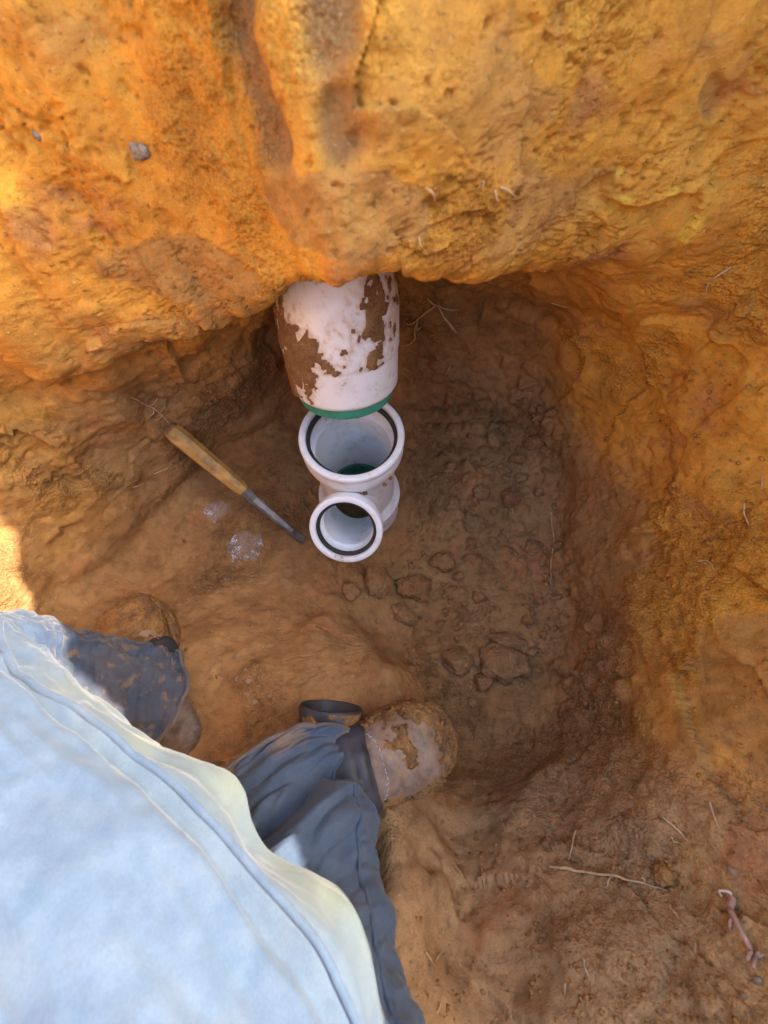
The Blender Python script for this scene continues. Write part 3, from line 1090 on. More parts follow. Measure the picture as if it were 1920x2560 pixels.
# ------------------------------------------------------------------ scraps of clear film
def film(dx, dy, sx, sy, label, seed, rot):
    p, n = hit(dx, dy)
    nn = 60
    u, v = np.meshgrid(np.linspace(-1, 1, nn), np.linspace(-1, 1, nn), indexing='ij')
    base = np.stack([u * sx, v * sy, np.zeros_like(u)], -1)
    nz = np.abs(fbm(base * 50 + seed, 3, .6)) * 0.030 + np.abs(perlin(base * 120 + seed)) * .010
    st = np.stack([base[..., 0] * 1.0 + base[..., 1] * .5, base[..., 1] * .25, base[..., 0] * 0], -1)
    fold = np.maximum(sstep(.75, 1.0, 1 - np.abs(fbm(base * 60 + seed, 3, .6)) * 5), sstep(.82, 1, 1 - np.abs(perlin(st * 190 + seed)) * 5))
    fold = fold * sstep(-.25, .25, fbm(base * 30 + seed + 40, 2))
    edge = sstep(1.0, .5, np.hypot(u, v))
    base[..., 0] += perlin(base * 40 + seed + 5) * .008
    base[..., 1] += perlin(base * 40 + seed + 9) * .008
    base[..., 2] = nz * (0.35 + .65 * edge) + .001
    c, s = math.cos(rot), math.sin(rot)
    z = n
    x = Vector((c, s, 0))
    x = (x - z * x.dot(z)).normalized()
    y = z.cross(x)
    A = np.array([list(x), list(y), list(z)])
    W = base.reshape(-1, 3) @ A + np.array(p)
    keep = (np.hypot(u, v) + .30 * fbm(np.stack([u, v, u * 0 + seed], -1) * 2.2, 3)) < .92
    F = grid_faces(nn, nn)
    F = F[keep.reshape(-1)[F].all(1)]
    used = np.unique(F)
    re = np.full(nn * nn, -1)
    re[used] = np.arange(len(used))
    o = mesh_obj('plastic_scrap', W[used], re[F], FILM, attrs=dict(fold=fold.reshape(-1)[used]))
    tag(o, label, 'plastic wrap', 'crumpled plastic on the floor')


film(528, 1185, .046, .040, 'larger crumpled scrap of clear plastic film lying on the brown floor', 3.0, .5)
film(472, 1104, .034, .024, 'smaller crumpled scrap of clear plastic film beside the tool shank', 8.0, .3)

# ------------------------------------------------------------------ the person crouching in the pit: jeans and boots
def sweep(ctrl, ra, rb, nlen, nseg, up0):
    ctrl = np.asarray(ctrl, float)
    t = np.linspace(0, len(ctrl) - 1, nlen)
    C = catmull(ctrl, t)
    A = np.interp(t, np.arange(len(ctrl)), ra)
    B = np.interp(t, np.arange(len(ctrl)), rb)
    k = np.hanning(15)
    k /= k.sum()
    A = np.convolve(np.pad(A, 7, mode='edge'), k, 'valid')
    B = np.convolve(np.pad(B, 7, mode='edge'), k, 'valid')
    T = np.gradient(C, axis=0)
    T /= np.linalg.norm(T, axis=1)[:, None]
    N = np.zeros_like(C)
    n = np.array(up0, float)
    for i in range(nlen):
        n = n - T[i] * n.dot(T[i])
        n /= np.linalg.norm(n)
        N[i] = n
    Bv = np.cross(T, N)
    a = np.linspace(0, 2 * np.pi, nseg, endpoint=False)
    G = C[:, None] + (A[:, None] * np.cos(a))[..., None] * N[:, None] + (B[:, None] * np.sin(a))[..., None] * Bv[:, None]
    return G, t, a, C, T, N, Bv


def arc(deg0, a):
    """signed angle from deg0, degrees"""
    return (np.degrees(a) - deg0 + 180) % 360 - 180


def build_person():
    root = empty('person', (-.15, -.30, .10))
    tag(root, 'person crouching in faded blue jeans and muddy brown leather work boots', 'person')
    bpy.context.view_layer.update()
    nseg = 220
    # left leg: hip, thigh passing under the camera, knee, shin, hem
    nl = 420
    Lc = [(.0, -.66, .34), (-.03, -.48, .40), (-.115, -.315, .435), (-.26, -.175, .44), (-.41, -.075, .43), (-.485, -.02, .385), (-.475, -.015, .30), (-.425, -.03, .22), (-.385, -.05, .155)]
    La = [.12, .115, .105, .100, .098, .095, .085, .080, .082]
    Lb = [.12, .115, .118, .115, .105, .095, .085, .085, .092]
    G, t, a, C, T, N, Bv = sweep(Lc, La, Lb, nl, nseg, (0, 0, 1))
    Nn = grid_normals(G)
    if (Nn[50, 0] @ N[50]) < 0:
        Nn = -Nn
    tt = np.broadcast_to(t[:, None], G.shape[:2])
    aa = np.broadcast_to(a[None], G.shape[:2])
    # folds: long soft ones along the thigh, cross folds at hip, knee and hem
    q = np.stack([tt * 1.1, np.cos(aa) * 1.6, np.sin(aa) * 1.6], -1)
    d = fbm(q * np.array([1.0, 1.3, 1.3]) + 4, 3, .5) * .022
    q2 = np.stack([tt * 3.2 + .9 * np.sin(aa), np.cos(aa) * .9, np.sin(aa) * .9], -1)
    d += (np.abs(fbm(q2 + 9, 3, .5)) - .15) * .010 * (sstep(4.0, 5.5, tt) + .5)
    # loose cloth bulging past the inseam
    inner = np.exp(-(arc(SEAM_L + 26, a) / 26.0) ** 2)[None]
    wav = .68 + .32 * np.sin(t * 9.0 + .6)[:, None]
    d += inner * .044 * wav * sstep(.7, 1.4, tt) * (1 - sstep(2.4, 3.6, tt))
    # valley beside the seam
    d -= .011 * np.exp(-(arc(SEAM_L - 5, a) / 3.6) ** 2)[None] * sstep(.3, 1, tt) * (1 - sstep(4.4, 4.9, tt))
    cz = 1 - np.abs(fbm(np.stack([tt * 2.2 + .8 * np.sin(aa * 2), np.cos(aa) * 1.4, np.sin(aa) * 1.4], -1) + 81, 3, .5)) * 7
    d += .0009 * sstep(.2, 1, cz)
    Gd = G + Nn * d[..., None]
    V1 = Gd.reshape(-1, 3)
    worn1 = (.85 - .95 * sstep(4.4, 5.4, tt)) + .15 * fbm(G * 25, 3)
    mud1 = sstep(4.8, 6.4, tt) * np.maximum(sstep(.16, .26, fbm(G * 55 + 2, 4, .65)), .35 * sstep(-.2, .4, fbm(G * 12 + 9, 3))) * .55
    stain1 = np.clip(np.exp(-(arc(SEAM_L + 30, a) / 24.0) ** 2)[None] * sstep(.3, 1, tt) * (1 - sstep(3.2, 4.4, tt)) * (.40 + .6 * fbm(G * 14 + 1, 3)), 0, .8)
    F1 = grid_faces(nl, nseg, False, True)
    # right leg: hip, thigh, knee, shin straight down, wide hem over the boot
    nr = 360
    Rc = [(.04, -.66, .34), (.10, -.58, .42), (.05, -.47, .44), (-.02, -.385, .42), (-.06, -.31, .365), (-.090, -.250, .30), (-.122, -.188, .245), (-.142, -.150, .208)]
    Ra = [.12, .105, .10, .095, .095, .088, .090, .098]
    Rb = [.13, .115, .10, .092, .094, .096, .110, .124]
    G2, t2, a2, C2, T2, N2, B2 = sweep(Rc, Ra, Rb, nr, nseg, (0, 0, 1))
    Nn2 = grid_normals(G2)
    if (Nn2[50, 0] @ N2[50]) < 0:
        Nn2 = -Nn2
    tb = np.broadcast_to(t2[:, None], G2.shape[:2])
    ab = np.broadcast_to(a2[None], G2.shape[:2])
    q = np.stack([tb * 1.6 + .8 * np.cos(ab + 1), np.cos(ab) * 1.2, np.sin(ab) * 1.2], -1)
    d2 = fbm(q + 2, 3, .5) * .016 + (np.abs(fbm(q * np.array([1.8, 1, 1]) + 30, 2, .4)) - .15) * .022 * sstep(3.5, 5.5, tb)
    # the hem breaks over the boot in one deep fold
    f = tb - 5.75 + .35 * np.cos(ab - .6) + .12 * np.sin(3 * ab)
    d2 += .016 * np.exp(-(f / .30) ** 2) - .020 * np.exp(-((f - .42) / .16) ** 2)
    cz = 1 - np.abs(fbm(np.stack([tb * 4.0 + 1.2 * np.sin(ab * 2), np.cos(ab) * 1.5, np.sin(ab) * 1.5], -1) + 61, 3, .5)) * 7
    d2 += .0016 * sstep(.2, 1, cz) * sstep(2.5, 4.5, tb)
    Gr = G2 + Nn2 * d2[..., None]
    worn2 = 1.0 - .30 * sstep(5.8, 6.6, tb) + .30 * fbm(G2 * 20 + 6, 3)
    mud2 = sstep(6.2, 7.0, tb) * sstep(.0, .3, fbm(G2 * 16 + 12, 4, .6)) * .8
    F2 = grid_faces(nr, nseg, False, True) + len(V1)
    V = np.concatenate([V1, Gr.reshape(-1, 3)])
    F = np.concatenate([F1, F2])
    tr = mesh_obj('jeans', V, F, DENIM, root, attrs=dict(
        worn=np.clip(np.concatenate([worn1.ravel(), worn2.ravel()]), 0, 1),
        mud=np.clip(np.concatenate([mud1.ravel(), mud2.ravel()]), 0, 1),
        stain=np.concatenate([stain1.ravel(), np.zeros(mud2.size)])))
    fix_normals(tr)
    sol = tr.modifiers.new('thickness', 'SOLIDIFY')
    sol.thickness = .0022
    sol.offset = -1
    # felled inseam: a raised cord of doubled cloth with a stitch line
    ia = int(round((SEAM_L % 360) / 360 * nseg)) % nseg
    rows = np.where((t > .3) & (t < 4.75))[0]
    path = Gd[rows[::6], ia] + Nn[rows[::6], ia] * .0012
    v, f = tube(path, np.full(len(path), .0034), 10, 200)
    v = v + .0006 * perlin(v * 140)[:, None]
    sm = mesh_obj('seam', v, f, DENIM, tr, attrs=dict(worn=np.full(len(v), .75), mud=np.zeros(len(v))))
    # side seam of the right leg with a frayed edge
    ib = int(round((SEAM_R % 360) / 360 * nseg)) % nseg
    rows = np.where((t2 > 2.2) & (t2 < 6.3))[0]
    path = Gr[rows[::6], ib] + Nn2[rows[::6], ib] * .001
    v, f = tube(path, np.full(len(path), .0020), 8, 160)
    v = v + .0012 * perlin(v * 260)[:, None]
    mesh_obj('seam', v, f, DENIM, tr, attrs=dict(worn=np.full(len(v), .8), mud=np.zeros(len(v))))
    # hem bands
    for GG, NN_, tq, nm in ((Gd, Nn, t, 'hem'), (Gr, Nn2, t2, 'hem')):
        ring = GG[-1] + NN_[-1] * .001
        v, f = tube(np.concatenate([ring[::4], ring[:1]]), np.full(len(ring[::4]) + 1, .0035), 8, 160)
        mesh_obj(nm, v, f, DENIM, tr, attrs=dict(worn=np.full(len(v), .35), mud=np.full(len(v), .4)))
    # waist: closes the jeans behind the camera
    v, f = blob((.04, -.68, .34), .175, .15, 5, ICO3, .12)
    wv = mesh_obj('jeans_seat', v, f, DENIM, root, attrs=dict(worn=np.full(len(v), .6), mud=np.zeros(len(v))))
    build_boot(root, (.092, -.074), (1.0, .33), .172, 3.0, .06)
    build_boot(root, (-.487, .125), (-.60, .80), .085, 9.0, .5)
    return root


def fix_normals(o):
    bm = bmesh.new()
    bm.from_mesh(o.data)
    bmesh.ops.recalc_face_normals(bm, faces=bm.faces)
    bm.to_mesh(o.data)
    bm.free()


def build_boot(root, toe, dirv, zfloor, seed, caked=0.0):
    """a work boot: leather foot, welted sole, dark shaft, mud"""
    d = Vector((dirv[0], dirv[1], 0)).normalized()
    s = Vector((-d.y, d.x, 0))
    o = np.array([toe[0], toe[1], zfloor])
    A = np.array([list(d), list(s), [0, 0, 1]])

    def tow(v):
        return np.asarray(v) @ A + o
    L = .305
    ns, na = 110, 110
    x = -L + L * np.sin(np.linspace(0, np.pi / 2, ns)) ** 1.0
    u = (x + L) / L
    hw = np.interp(u, [0, .03, .10, .30, .50, .68, .80, .90, .96, .99, 1.0], [.006, .026, .036, .037, .041, .050, .0525, .046, .033, .018, .004])
    top = np.interp(u, [0, .05, .2, .42, .55, .68, .80, .90, .96, .99, 1.0], [.050, .070, .080, .086, .090, .088, .080, .070, .056, .042, .028])
    k = np.hanning(9)
    k /= k.sum()
    hw = np.convolve(np.pad(hw, 4, mode='edge'), k, 'valid')
    top = np.convolve(np.pad(top, 4, mode='edge'), k, 'valid')
    hw[-1] = .003
    th = np.linspace(0, 2 * np.pi, na, endpoint=False)
    cx, sx = np.cos(th), np.sin(th)
    ex = .92
    cy = np.sign(cx) * np.abs(cx) ** ex
    sy = np.sign(sx) * np.abs(sx) ** ex
    zc, zh = (.022 + top) / 2, (top - .022) / 2
    G = np.stack([np.broadcast_to(x[:, None], (ns, na)), hw[:, None] * cy, zc[:, None] + zh[:, None] * sy], -1)
    G = G + .0035 * fbm(G * 22 + seed, 3)[..., None] * np.array([0, 1, 1])
    # toe cap ridge and creases over the instep
    cr = np.exp(-((u - .80) / .018) ** 2) * .0022 - np.exp(-((u - .62) / .012) ** 2) * .002 - np.exp(-((u - .57) / .012) ** 2) * .002
    G[..., 2] += cr[:, None] * np.clip(sx, 0, 1)[None]
    W = tow(G.reshape(-1, 3)).reshape(ns, na, 3)
    Nn = grid_normals(W)
    cen = W.mean(1, keepdims=True)
    if ((W - cen) * Nn).sum() < 0:
        Nn = -Nn
    uu = np.broadcast_to(u[:, None], (ns, na))
    side = np.broadcast_to(sx[None], (ns, na))
    toeband = np.exp(-((uu - .975) / .05) ** 2) * 1.0
    welt = sstep(.55, -.1, side)
    bare = np.exp(-((uu - .74) / .16) ** 2) * sstep(.35, .8, side)
    msk = -2.0 * sstep(.62, .56, uu) * sstep(-.2, .3, side) + fbm(W * 24 + seed, 5, .65) * 1.5 + fbm(W * 110 + seed, 3) * .45 + .75 * welt + .55 * toeband - .36 * bare + .05 + caked
    bt = mesh_obj('boot', W.reshape(-1, 3), [tuple(q) for q in grid_faces(ns, na, False, True)] + [tuple(range(na)), tuple((ns - 1) * na + i for i in range(na))], LEATHER, root, attrs=dict(dirt=np.clip(sstep(-.75, .05, msk) * .85, 0, 1)))
    fix_normals(bt)
    # sole with welt
    m = 90
    up = np.linspace(0, 1, m)
    xo = -L + L * np.sin(up * np.pi / 2)
    hwo = np.interp(xo, x, hw) + .0045
    hwo[0], hwo[-1] = .012, .010
    out = np.concatenate([np.stack([xo, hwo], -1), np.stack([xo, -hwo], -1)[::-1]])
    out[:, 0] += np.where(out[:, 0] > -.02, .007, 0)
    lev = [(.0, .96), (.006, 1.0), (.020, 1.0), (.022, .985), (.024, .985), (.026, 1.0), (.032, 1.0), (.034, .95)]
    ce = np.array([-.15, 0])
    SV = np.stack([np.concatenate([ce + (out - ce) * sc, np.full((len(out), 1), z)], 1) for z, sc in lev])
    SV[..., 1] += .002 * perlin(SV * 60 + seed)
    ko = len(out)
    sl = mesh_obj('sole', tow(SV.reshape(-1, 3)), [tuple(q) for q in grid_faces(len(lev), ko, False, True)] + [tuple(range(ko)), tuple((len(lev) - 1) * ko + i for i in range(ko))], SOLE, bt)
    fix_normals(sl)
    # dark padded collar between the hem and the vamp
    sel = np.where((u > .40) & (u < .64))[0]
    CG = W[sel]
    Nc = grid_normals(CG)
    if ((CG - CG.mean(1, keepdims=True)) * Nc).sum() < 0:
        Nc = -Nc
    bulge = np.sin(np.linspace(0, np.pi, len(sel))) ** .5
    CG = CG + Nc * (.003 + .009 * bulge * (1 + .4 * fbm(CG * 30 + seed, 3).mean(1)))[:, None, None] + .003 * fbm(CG * 34 + seed, 3)[..., None]
    mesh_obj('collar', CG.reshape(-1, 3), grid_faces(len(sel), na, False, True), BLACK_RUBBER, bt)
    # row of stitches where the vamp meets the quarters
    for i in range(13):
        w0 = -.9 + 1.8 * i / 12
        pth = []
        for w in (w0 - .045, w0, w0 + .045):
            jx = .685 - .05 * w * w
            iu = int(np.argmin(np.abs(u - jx)))
            iv = int(round((np.pi / 2 - w * 1.0) / (2 * np.pi) * na)) % na
            pth.append(W[iu, iv] + np.array([0, 0, .0006]))
        mesh_obj('stitch', *tube(pth, [.0003, .0005, .0003], 5, 7), THREAD, bt)
    # mud: thick along the welt and over the toe, thin film left bare on the vamp
    crust('mud_crust', W, Nn, msk * 1.8, .0095, MUD_DARK, bt, True, seed)
    # smear on the sole edge
    SW = tow(SV.reshape(-1, 3)).reshape(len(lev), ko, 3)
    SW = catmull_grid(SW, 24)
    Ns = grid_normals(SW)
    if ((SW - SW.mean((0, 1))) * Ns).sum() < 0:
        Ns = -Ns
    ms = fbm(SW * 30 + seed + 4, 4, .6) + .28
    crust('mud_crust', SW, Ns, ms * 2, .006, MUD_DARK, bt, True, seed + 3)
    # crumbs stuck on
    V, Fa, off = [], [], 0
    rg = random.Random(int(seed))
    for i in range(420):
        iu, iv = rg.randrange(35, ns - 2), rg.randrange(0, na // 2)
        if msk[iu, iv] < .1 or u[iu] < .55:
            continue
        r = .001 + .0042 * rg.random() ** 2.5
        v, f = blob(W[iu, iv] + Nn[iu, iv] * .005, r, r * .8, rg.random() * 90, ICO1)
        V.append(v)
        Fa.append(f + off)
        off += len(v)
    cr_ = mesh_obj('mud_crumbs', np.concatenate(V), np.concatenate(Fa), MUD_DARK, bt)
    cr_['kind'] = 'stuff'


def catmull_grid(G, n):
    t = np.linspace(0, len(G) - 1, n)
    return np.stack([catmull(G[:, j], t) for j in range(G.shape[1])], 1)


SEAM_L, SEAM_R = 88.0, 100.0
build_person()


# ------------------------------------------------------------------ short black pipe end by the right boot
def build_ring():
    c = Vector((-.078, -.040, .205))
    ax = Vector((.10, .98, .10)).normalized()
    M = Matrix.Translation(c) @ ax.to_track_quat('Z', 'Y').to_matrix().to_4x4()
    root = empty('pipe_stub', tuple(c))
    tag(root, 'short black pipe end smeared with mud, tucked between jeans hem and boot', 'pipe')
    bpy.context.view_layer.update()
    r = .047
    prof = [(r - .003, -.06), (r, -.06), (r, -.002), (r - .0008, 0), (r - .0035, 0), (r - .0042, -.001), (r - .0042, -.06)]
    v, f = lathe(prof, 80, M)
    mesh_obj('pipe_wall', v, f, BLACK_RUBBER, root)
    zz = np.linspace(-.058, -.003, 40)
    a = np.linspace(0, 2 * np.pi, 120, endpoint=False)
    G = np.stack([np.broadcast_to(r * np.cos(a), (40, 120)), np.broadcast_to(r * np.sin(a), (40, 120)), np.broadcast_to(zz[:, None], (40, 120))], -1)
    A = np.array(M)
    N = np.stack([np.cos(a), np.sin(a), 0 * a], -1)[None] @ A[:3, :3].T
    W = G @ A[:3, :3].T + A[:3, 3]
    m = fbm(W * 30 + 4, 4, .6) + .05
    crust('mud_crust', W, np.broadcast_to(N, W.shape), m * 2.5, .0022, MUD_DARK, root)


build_ring()


# ------------------------------------------------------------------ roots
def root_path(pts, lift, rnd, kink):
    """walk over the surface through points of the photograph"""
    out = []
    for (x0, y0), (x1, y1) in zip(pts[:-1], pts[1:]):
        n = max(3, int(math.hypot(x1 - x0, y1 - y0) / 7))
        for k in range(n):
            out.append((x0 + (x1 - x0) * k / n, y0 + (y1 - y0) * k / n))
    out.append(pts[-1])
    P = []
    for k, (x, y) in enumerate(out):
        p, nrm = hit(x + rnd.uniform(-kink, kink), y + rnd.uniform(-kink, kink))
        if p is None:
            continue
        w = math.sin(math.pi * k / max(1, len(out) - 1))
        P.append(np.array(p) + np.array(nrm) * (lift * (.4 + w) + .0005))
    P = np.array(P)
    # no jumps in depth along one root
    if len(P) > 4:
        ker = np.array([.25, .5, .25])
        for _ in range(2):
            Q = P.copy()
            for c in range(3):
                Q[1:-1, c] = np.convolve(P[:, c], ker, 'valid')
            P = Q
    return P


def make_root(paths, r, label, mat=None, lift=.002, kink=1.6, seed=0, cat='root', group='thin roots on the clay', tips=()):
    rnd = random.Random(seed)
    main = None
    for k, pts in enumerate(paths):
        P = root_path(pts, lift, rnd, kink)
        if len(P) < 3:
            continue
        rr = r * (1 if k == 0 else .62)
        rad = np.interp(np.linspace(0, 1, len(P)), [0, .7, 1], [rr, rr * .8, rr * .35])
        rad = rad * (1 + .18 * np.array([rnd.uniform(-1, 1) for _ in rad]))
        v, f = tube(P, rad, 7, max(12, len(P) * 3))
        if main is None:
            main = mesh_obj('root', v, f, mat or ROOT_TAN)
            tag(main, label, cat, group)
        else:
            mesh_obj('rootlet', v, f, mat or ROOT_TAN, main)
    for (x, y, x2, y2, rr) in tips:
        P = root_path([(x, y), (x2, y2)], lift * 1.5, rnd, .3)
        v, f = tube(P, np.interp(np.linspace(0, 1, len(P)), [0, 1], [rr, rr * .6]), 7, 10)
        mesh_obj('broken_end', v, f, ROOT_BARE, main)
    return main


ROOTS = [
    ([[(919, 405), (930, 412), (939, 430)]], .0009, 'short pale root curling on the clay just above the overhang', .002),
    ([[(1039, 390), (1039, 407)]], .0008, 'tiny upright root, leftmost of the three above the hollow', .002),
    ([[(1067, 410), (1068, 424), (1075, 437)]], .0008, 'hooked little root, middle of the three above the hollow', .002),
    ([[(1080, 406), (1096, 414), (1110, 425)]], .0010, 'slanting pale root, rightmost of the three above the hollow', .002),
    ([[(905, 515), (910, 532)]], .0008, 'tiny root hanging over the pipe from the clay lip', .002),
    ([[(1577, 577), (1552, 588), (1534, 605)], [(1534, 605), (1522, 640)]], .0014, 'bent pale root high on the right wall by a dark crack', .003),
    ([[(1192, 652), (1210, 655), (1230, 662)]], .0009, 'thin root lying at the right end of the hollow under the lip', .002),
    ([[(1117, 864), (1132, 852), (1150, 846)]], .0013, 'pale root on the back wall right of the white drain pipe', .002),
    ([[(965, 807), (970, 795), (974, 785)]], .0018, 'stubby brown root poking out behind the drain pipe', .003),
    ([[(962, 1018), (975, 1017), (989, 1022)]], .0011, 'small root on the floor just right of the large socket', .002),
    ([[(1104, 1098), (1107, 1112)]], .0010, 'speck of root among the clods on the pit floor', .002),
    ([[(1190, 1107), (1197, 1172), (1190, 1227), (1187, 1292)]], .0014, 'long brown root running down the foot of the right wall', .002),
    ([[(1607, 1087), (1610, 1110), (1619, 1135)]], .0012, 'pale hanging root at the right edge, level with the sockets', .002),
    ([[(1649, 1027), (1644, 1057)]], .0011, 'short root at the extreme right edge of the wall', .002),
    ([[(1512, 1212), (1534, 1212), (1544, 1235)]], .0012, 'hook-shaped pale root midway down the right wall', .002),
    ([[(1457, 1150), (1479, 1145)]], .0009, 'faint root lying across the middle of the right wall', .002),
    ([[(1327, 1025), (1342, 1012)]], .0010, 'little forked root where the right wall turns towards the hollow', .002),
    ([[(1189, 1875), (1254, 1888), (1329, 1898), (1394, 1910), (1444, 1928)], [(1254, 1888), (1225, 1880), (1195, 1884)], [(1320, 1897), (1311, 1920)], [(1394, 1908), (1380, 1896)]], .0015, 'long tan root stretched across the loose bank at lower right', .004),
    ([[(1247, 1795), (1240, 1830), (1229, 1860)]], .0012, 'upright thin root just above the long root on the bank', .003),
    ([[(1432, 1765), (1469, 1795), (1494, 1823)]], .0013, 'slanting root above the round clod on the loose bank', .003),
    ([[(1449, 1808), (1458, 1818), (1467, 1820)]], .0011, 'short curl of root just above the round clod', .003),
    ([[(1534, 1733), (1545, 1760), (1554, 1790)]], .0012, 'pale root near the foot of the right wall above the thick root', .003),
    ([[(1447, 1958), (1456, 1975), (1467, 1985)]], .0012, 'small kinked root below the right end of the long root', .003),
    ([[(1499, 2038), (1504, 2065)]], .0012, 'short root standing left of the thick pink root', .003),
    ([[(1262, 2075), (1268, 2092), (1274, 2113)]], .0012, 'thin curved root near the bottom, below the long root', .003),
    ([[(1224, 2125), (1224, 2148)]], .0013, 'stub of pinkish root at the bottom of the bank', .003),
    ([[(917, 2058), (934, 2085)], [(934, 2085), (952, 2055)]], .0009, 'V-shaped pair of root hairs beside the jeans', .002),
    ([[(942, 2185), (949, 2165)]], .0010, 'tiny root near the bottom edge beside the jeans', .002),
    ([[(1042, 1875), (1046, 1900), (1049, 1925)]], .0009, 'faint upright root between the jeans and the long root', .002),
    ([[(280, 858), (320, 875), (345, 890), (372, 924)], [(318, 874), (340, 858)], [(330, 881), (322, 897)], [(345, 890), (356, 872)], [(349, 896), (334, 905)]], .0014, 'branching root above the butt of the wooden handle', .004),
    ([[(332, 1024), (350, 1014), (366, 1009)]], .0009, 'thin root on the floor below the wooden handle', .002),
    ([[(288, 1053), (300, 1046), (310, 1043)]], .0009, 'wisp of root at the foot of the left wall', .002),
]
for i, (paths, r, lab, lift) in enumerate(ROOTS):
    make_root(paths, r, lab, lift=lift, seed=i)
make_root([[(985, 712), (972, 690), (945, 652)], [(945, 652), (925, 668), (905, 690), (872, 690)], [(905, 690), (893, 728), (866, 745)], [(945, 652), (968, 660), (994, 666)], [(945, 650), (928, 632)], [(905, 690), (915, 700)]], .0026,
          'branching tangle of roots hanging in the hollow beside the drain pipe', lift=.014, seed=71, group='root tangles')
make_root([[(848, 640), (842, 665), (852, 690)], [(845, 655), (855, 672)], [(838, 640), (848, 700)]], .0010, 'thin roots clinging to the right side of the drain pipe top', lift=.004, seed=72, group='root tangles')
make_root([[(1574, 1928), (1594, 1985), (1609, 2025), (1632, 2072)], [(1597, 1995), (1582, 2012)], [(1632, 2072), (1655, 2060)], [(1628, 2064), (1612, 2070)], [(1632, 2072), (1634, 2090)]], .0034,
          'thick pinkish root with a snapped white end at lower right', ROOT_PINK, .007, 1.0, 73, group='thick roots', tips=[(1576, 1938, 1563, 1941, .0014)])


# ------------------------------------------------------------------ stones, clods, crumbs
def clay_attrs(v, seed=None):
    o = sstep(.16, .58, v[:, 2] + .24 * sstep(.28, .42, v[:, 0]) * sstep(.03, .2, v[:, 2]))
    z = np.zeros(len(v))
    k = float(perlin(v[:1] * 37)[0]) if seed else 0.0
    return dict(ochre=o, crumb=z + .8, yellow=z, red=z + max(0, .2 + .6 * k), organic=z, smear=z, dust=z + min(.45, max(.03, .2 - .5 * k)))


def stone(dx, dy, wpx, hpx, label, mat, seed, name='stone', cat='stone', group='pebbles', sink=.35, rough=.35, src=None):
    p, n = hit(dx, dy)
    dist = (p - CAM_POS).dot(cam.matrix_basis.to_3x3() @ Vector((0, 0, -1)))
    w = wpx * 1.157 / FPX * dist / 2
    h = hpx * 1.157 / FPX * dist / 2
    z = n
    x = Vector((1, 0, 0))
    x = (x - z * x.dot(z)).normalized()
    y = z.cross(x)
    v, f = src or ICO4
    rg = np.random.default_rng(int(seed * 13))
    # broken faces: cut the lump by random planes, then roughen it
    for k in range(9):
        pn = rg.normal(size=3)
        pn /= np.linalg.norm(pn)
        dd = v @ pn - rg.uniform(.62, .92)
        v = v - np.clip(dd, 0, None)[:, None] * pn * .92
    v = v * (1 + rough * fbm(v * 1.6 + seed * 3.3, 6, .62)[:, None])
    v = v * np.array([w, h, min(w, h) * (.85 if name.startswith('clay') else .75)])
    v = v @ np.array([list(x), list(y), list(z)]) + np.array(p) + np.array(z) * min(w, h) * .75 * (1 - 2 * sink)
    at = clay_attrs(v, name) if mat is CLAY else None
    o = mesh_obj(name, v, f, mat, attrs=at)
    tag(o, label, cat, group)
    return o


PEB = [
    (303, 326, 46, 38, 'whitish grey stone set in the orange wall at upper left', STONE),
    (82, 292, 24, 20, 'small grey stone near the left edge of the orange wall', STONE),
    (537, 1473, 21, 17, 'largest pale pebble of the scatter above the jeans hem', STONE_BROWN),
    (512, 1419, 12, 11, 'small pebble at the top of the scatter above the jeans', STONE_BROWN),
    (529, 1448, 12, 11, 'pebble just above the largest of the scatter', STONE_BROWN),
    (510, 1466, 11, 12, 'pebble just left of the largest of the scatter', STONE_BROWN),
    (550, 1517, 14, 12, 'pebble closest to the black pipe end', STONE_BROWN),
    (583, 1503, 11, 9, 'flat pebble at the right of the scatter', STONE_BROWN),
    (483, 1401, 9, 10, 'tiny pebble alone above the scatter', STONE_BROWN),
    (533, 1500, 11, 8, 'grey flake below the largest pebble of the scatter', STONE_BROWN),
    (490, 1252, 14, 13, 'lone pale pebble on the floor below the plastic scraps', STONE),
    (1581, 1880, 17, 22, 'pale pebble standing above the thick pink root', STONE_BROWN),
    (1637, 2118, 18, 14, 'pale stone at the lower right corner below the thick root', STONE),
    (1607, 2150, 14, 11, 'small stone in the crumbly patch at the lower right corner', STONE_BROWN),
    (1240, 1640, 9, 9, 'pinkish pebble on the rim of the low floor right of the boot', STONE),
]
for i, (x, y, w, h, lab, mt) in enumerate(PEB):
    stone(x, y, w, h, lab, mt, i + 1)
CL = [
    (811, 1262, 58, 70, 'rounded lump of clay just below the branch socket', 0.25),
    (757, 1280, 40, 46, 'small lump of clay left of the rounded one below the sockets', 0.35),
    (893, 1272, 84, 62, 'broad clay clod below and right of the sockets', 0.35),
    (870, 1330, 62, 50, 'crumbled clod at the drop beside the shelf', 0.35),
    (1118, 992, 36, 24, 'smooth little clod on the back floor right of the fitting', 0.25),
    (1090, 1432, 120, 84, 'large flat clod on the low floor above the boot toe', 0.47),
    (1100, 1385, 96, 40, 'long slab of clay leaning behind the large flat clod', 0.40),
    (985, 1430, 70, 60, 'clod in the dark low floor left of the large flat one', 0.40),
    (1018, 1518, 22, 20, 'small round clod next to the boot toe', 0.15),
    (1022, 1128, 50, 44, 'clod at the edge of the heap right of the fitting', 0.35),
    (1440, 1893, 48, 40, 'round clod at the end of the long root on the bank', 0.20),
    (1100, 1075, 44, 36, 'clod in the heap at the foot of the right wall', 0.30),
    (1150, 1180, 36, 34, 'clod near the long brown root at the wall foot', 0.30),
    (960, 1215, 60, 44, 'flattened clod between the sockets and the right wall', 0.40),
]
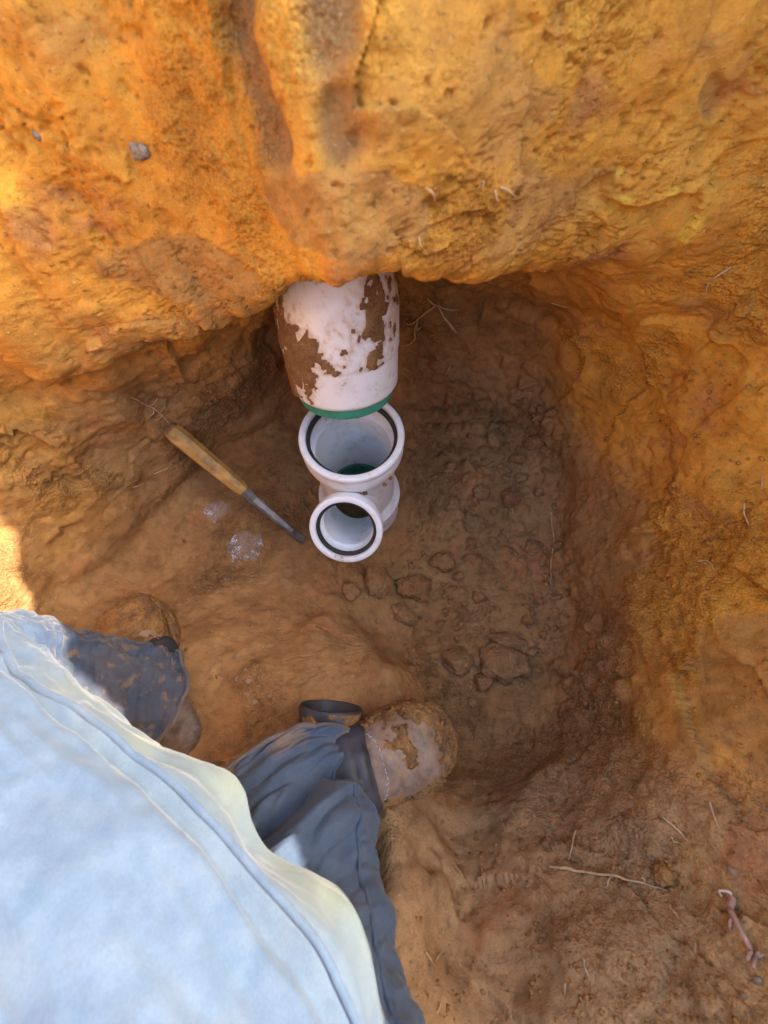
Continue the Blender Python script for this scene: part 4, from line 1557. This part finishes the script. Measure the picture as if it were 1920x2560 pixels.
for i, (x, y, w, h, lab, sk) in enumerate(CL):
    stone(x, y, w, h, lab, CLAY, 30 + i, 'clay_clod', 'clod', 'clods of clay', sk + .02, .6)
# the broken heap between the fitting and the right wall
rgc = random.Random(21)
for i in range(46):
    x, y = rgc.uniform(930, 1205), rgc.uniform(880, 1480)
    if x < 930 + (y - 900) * .12 or any(math.hypot(x - c[0], y - c[1]) < 38 for c in CL):
        continue
    w = 15 + 34 * rgc.random() ** 1.8
    lump = stone(x, y, w, w * rgc.uniform(.65, 1.0), None, CLAY, 200 + i, 'clay_lump', None, None, rgc.uniform(.28, .42), .6, ICO3)
    lump.parent = GROUND
p1 = stone(1333, 1517, 20, 8, 'splinter of pale wood on the slope right of the low floor', ROOT_TAN, 77, 'wood_chip', 'wood chip', None, .2, .2)

# loose grains: too many to count
def build_crumbs():
    V, F, off = [], [], 0
    rg = random.Random(3)
    n = 0
    src = ICO1
    zones = [((880, 860, 1230, 1500), 1500, (1.5, 9)), ((850, 1660, 1659, 2212), 1500, (1, 5)), ((1180, 780, 1659, 1700), 900, (1, 6)), ((360, 900, 900, 1500), 900, (1, 5)), ((860, 300, 1659, 700), 500, (1, 4.5)), ((0, 0, 860, 620), 300, (1, 4))]
    for (x0, y0, x1, y1), cnt, (s0, s1) in zones:
        for _ in range(cnt):
            x, y = rg.uniform(x0, x1), rg.uniform(y0, y1)
            p, nrm = hit(x, y)
            if p is None:
                continue
            # gather in drifts
            if float(perlin(np.array(p)[None] * 9 + 3)[0]) + rg.uniform(-.25, .25) < 0:
                continue
            d = (p - CAM_POS).length
            r = (s0 + (s1 - s0) * rg.random() ** 3) * 1.157 / FPX * d
            v, f = src
            v = v * (1 + .3 * _G[(np.arange(len(v)) * 7 + rg.randrange(256)) % 256][:, :1]) * np.array([1, rg.uniform(.6, 1.1), rg.uniform(.35, .6)]) * r
            V.append(v + np.array(p) + np.array(nrm) * r * .05)
            F.append(f + off)
            off += len(v)
    V = np.concatenate(V)
    o = mesh_obj('soil_crumbs', V, np.concatenate(F), CLAY, smooth=False, attrs=clay_attrs(V))
    tag(o, 'loose crumbs of dry clay scattered over the pit', 'soil', kind='stuff')


build_crumbs()
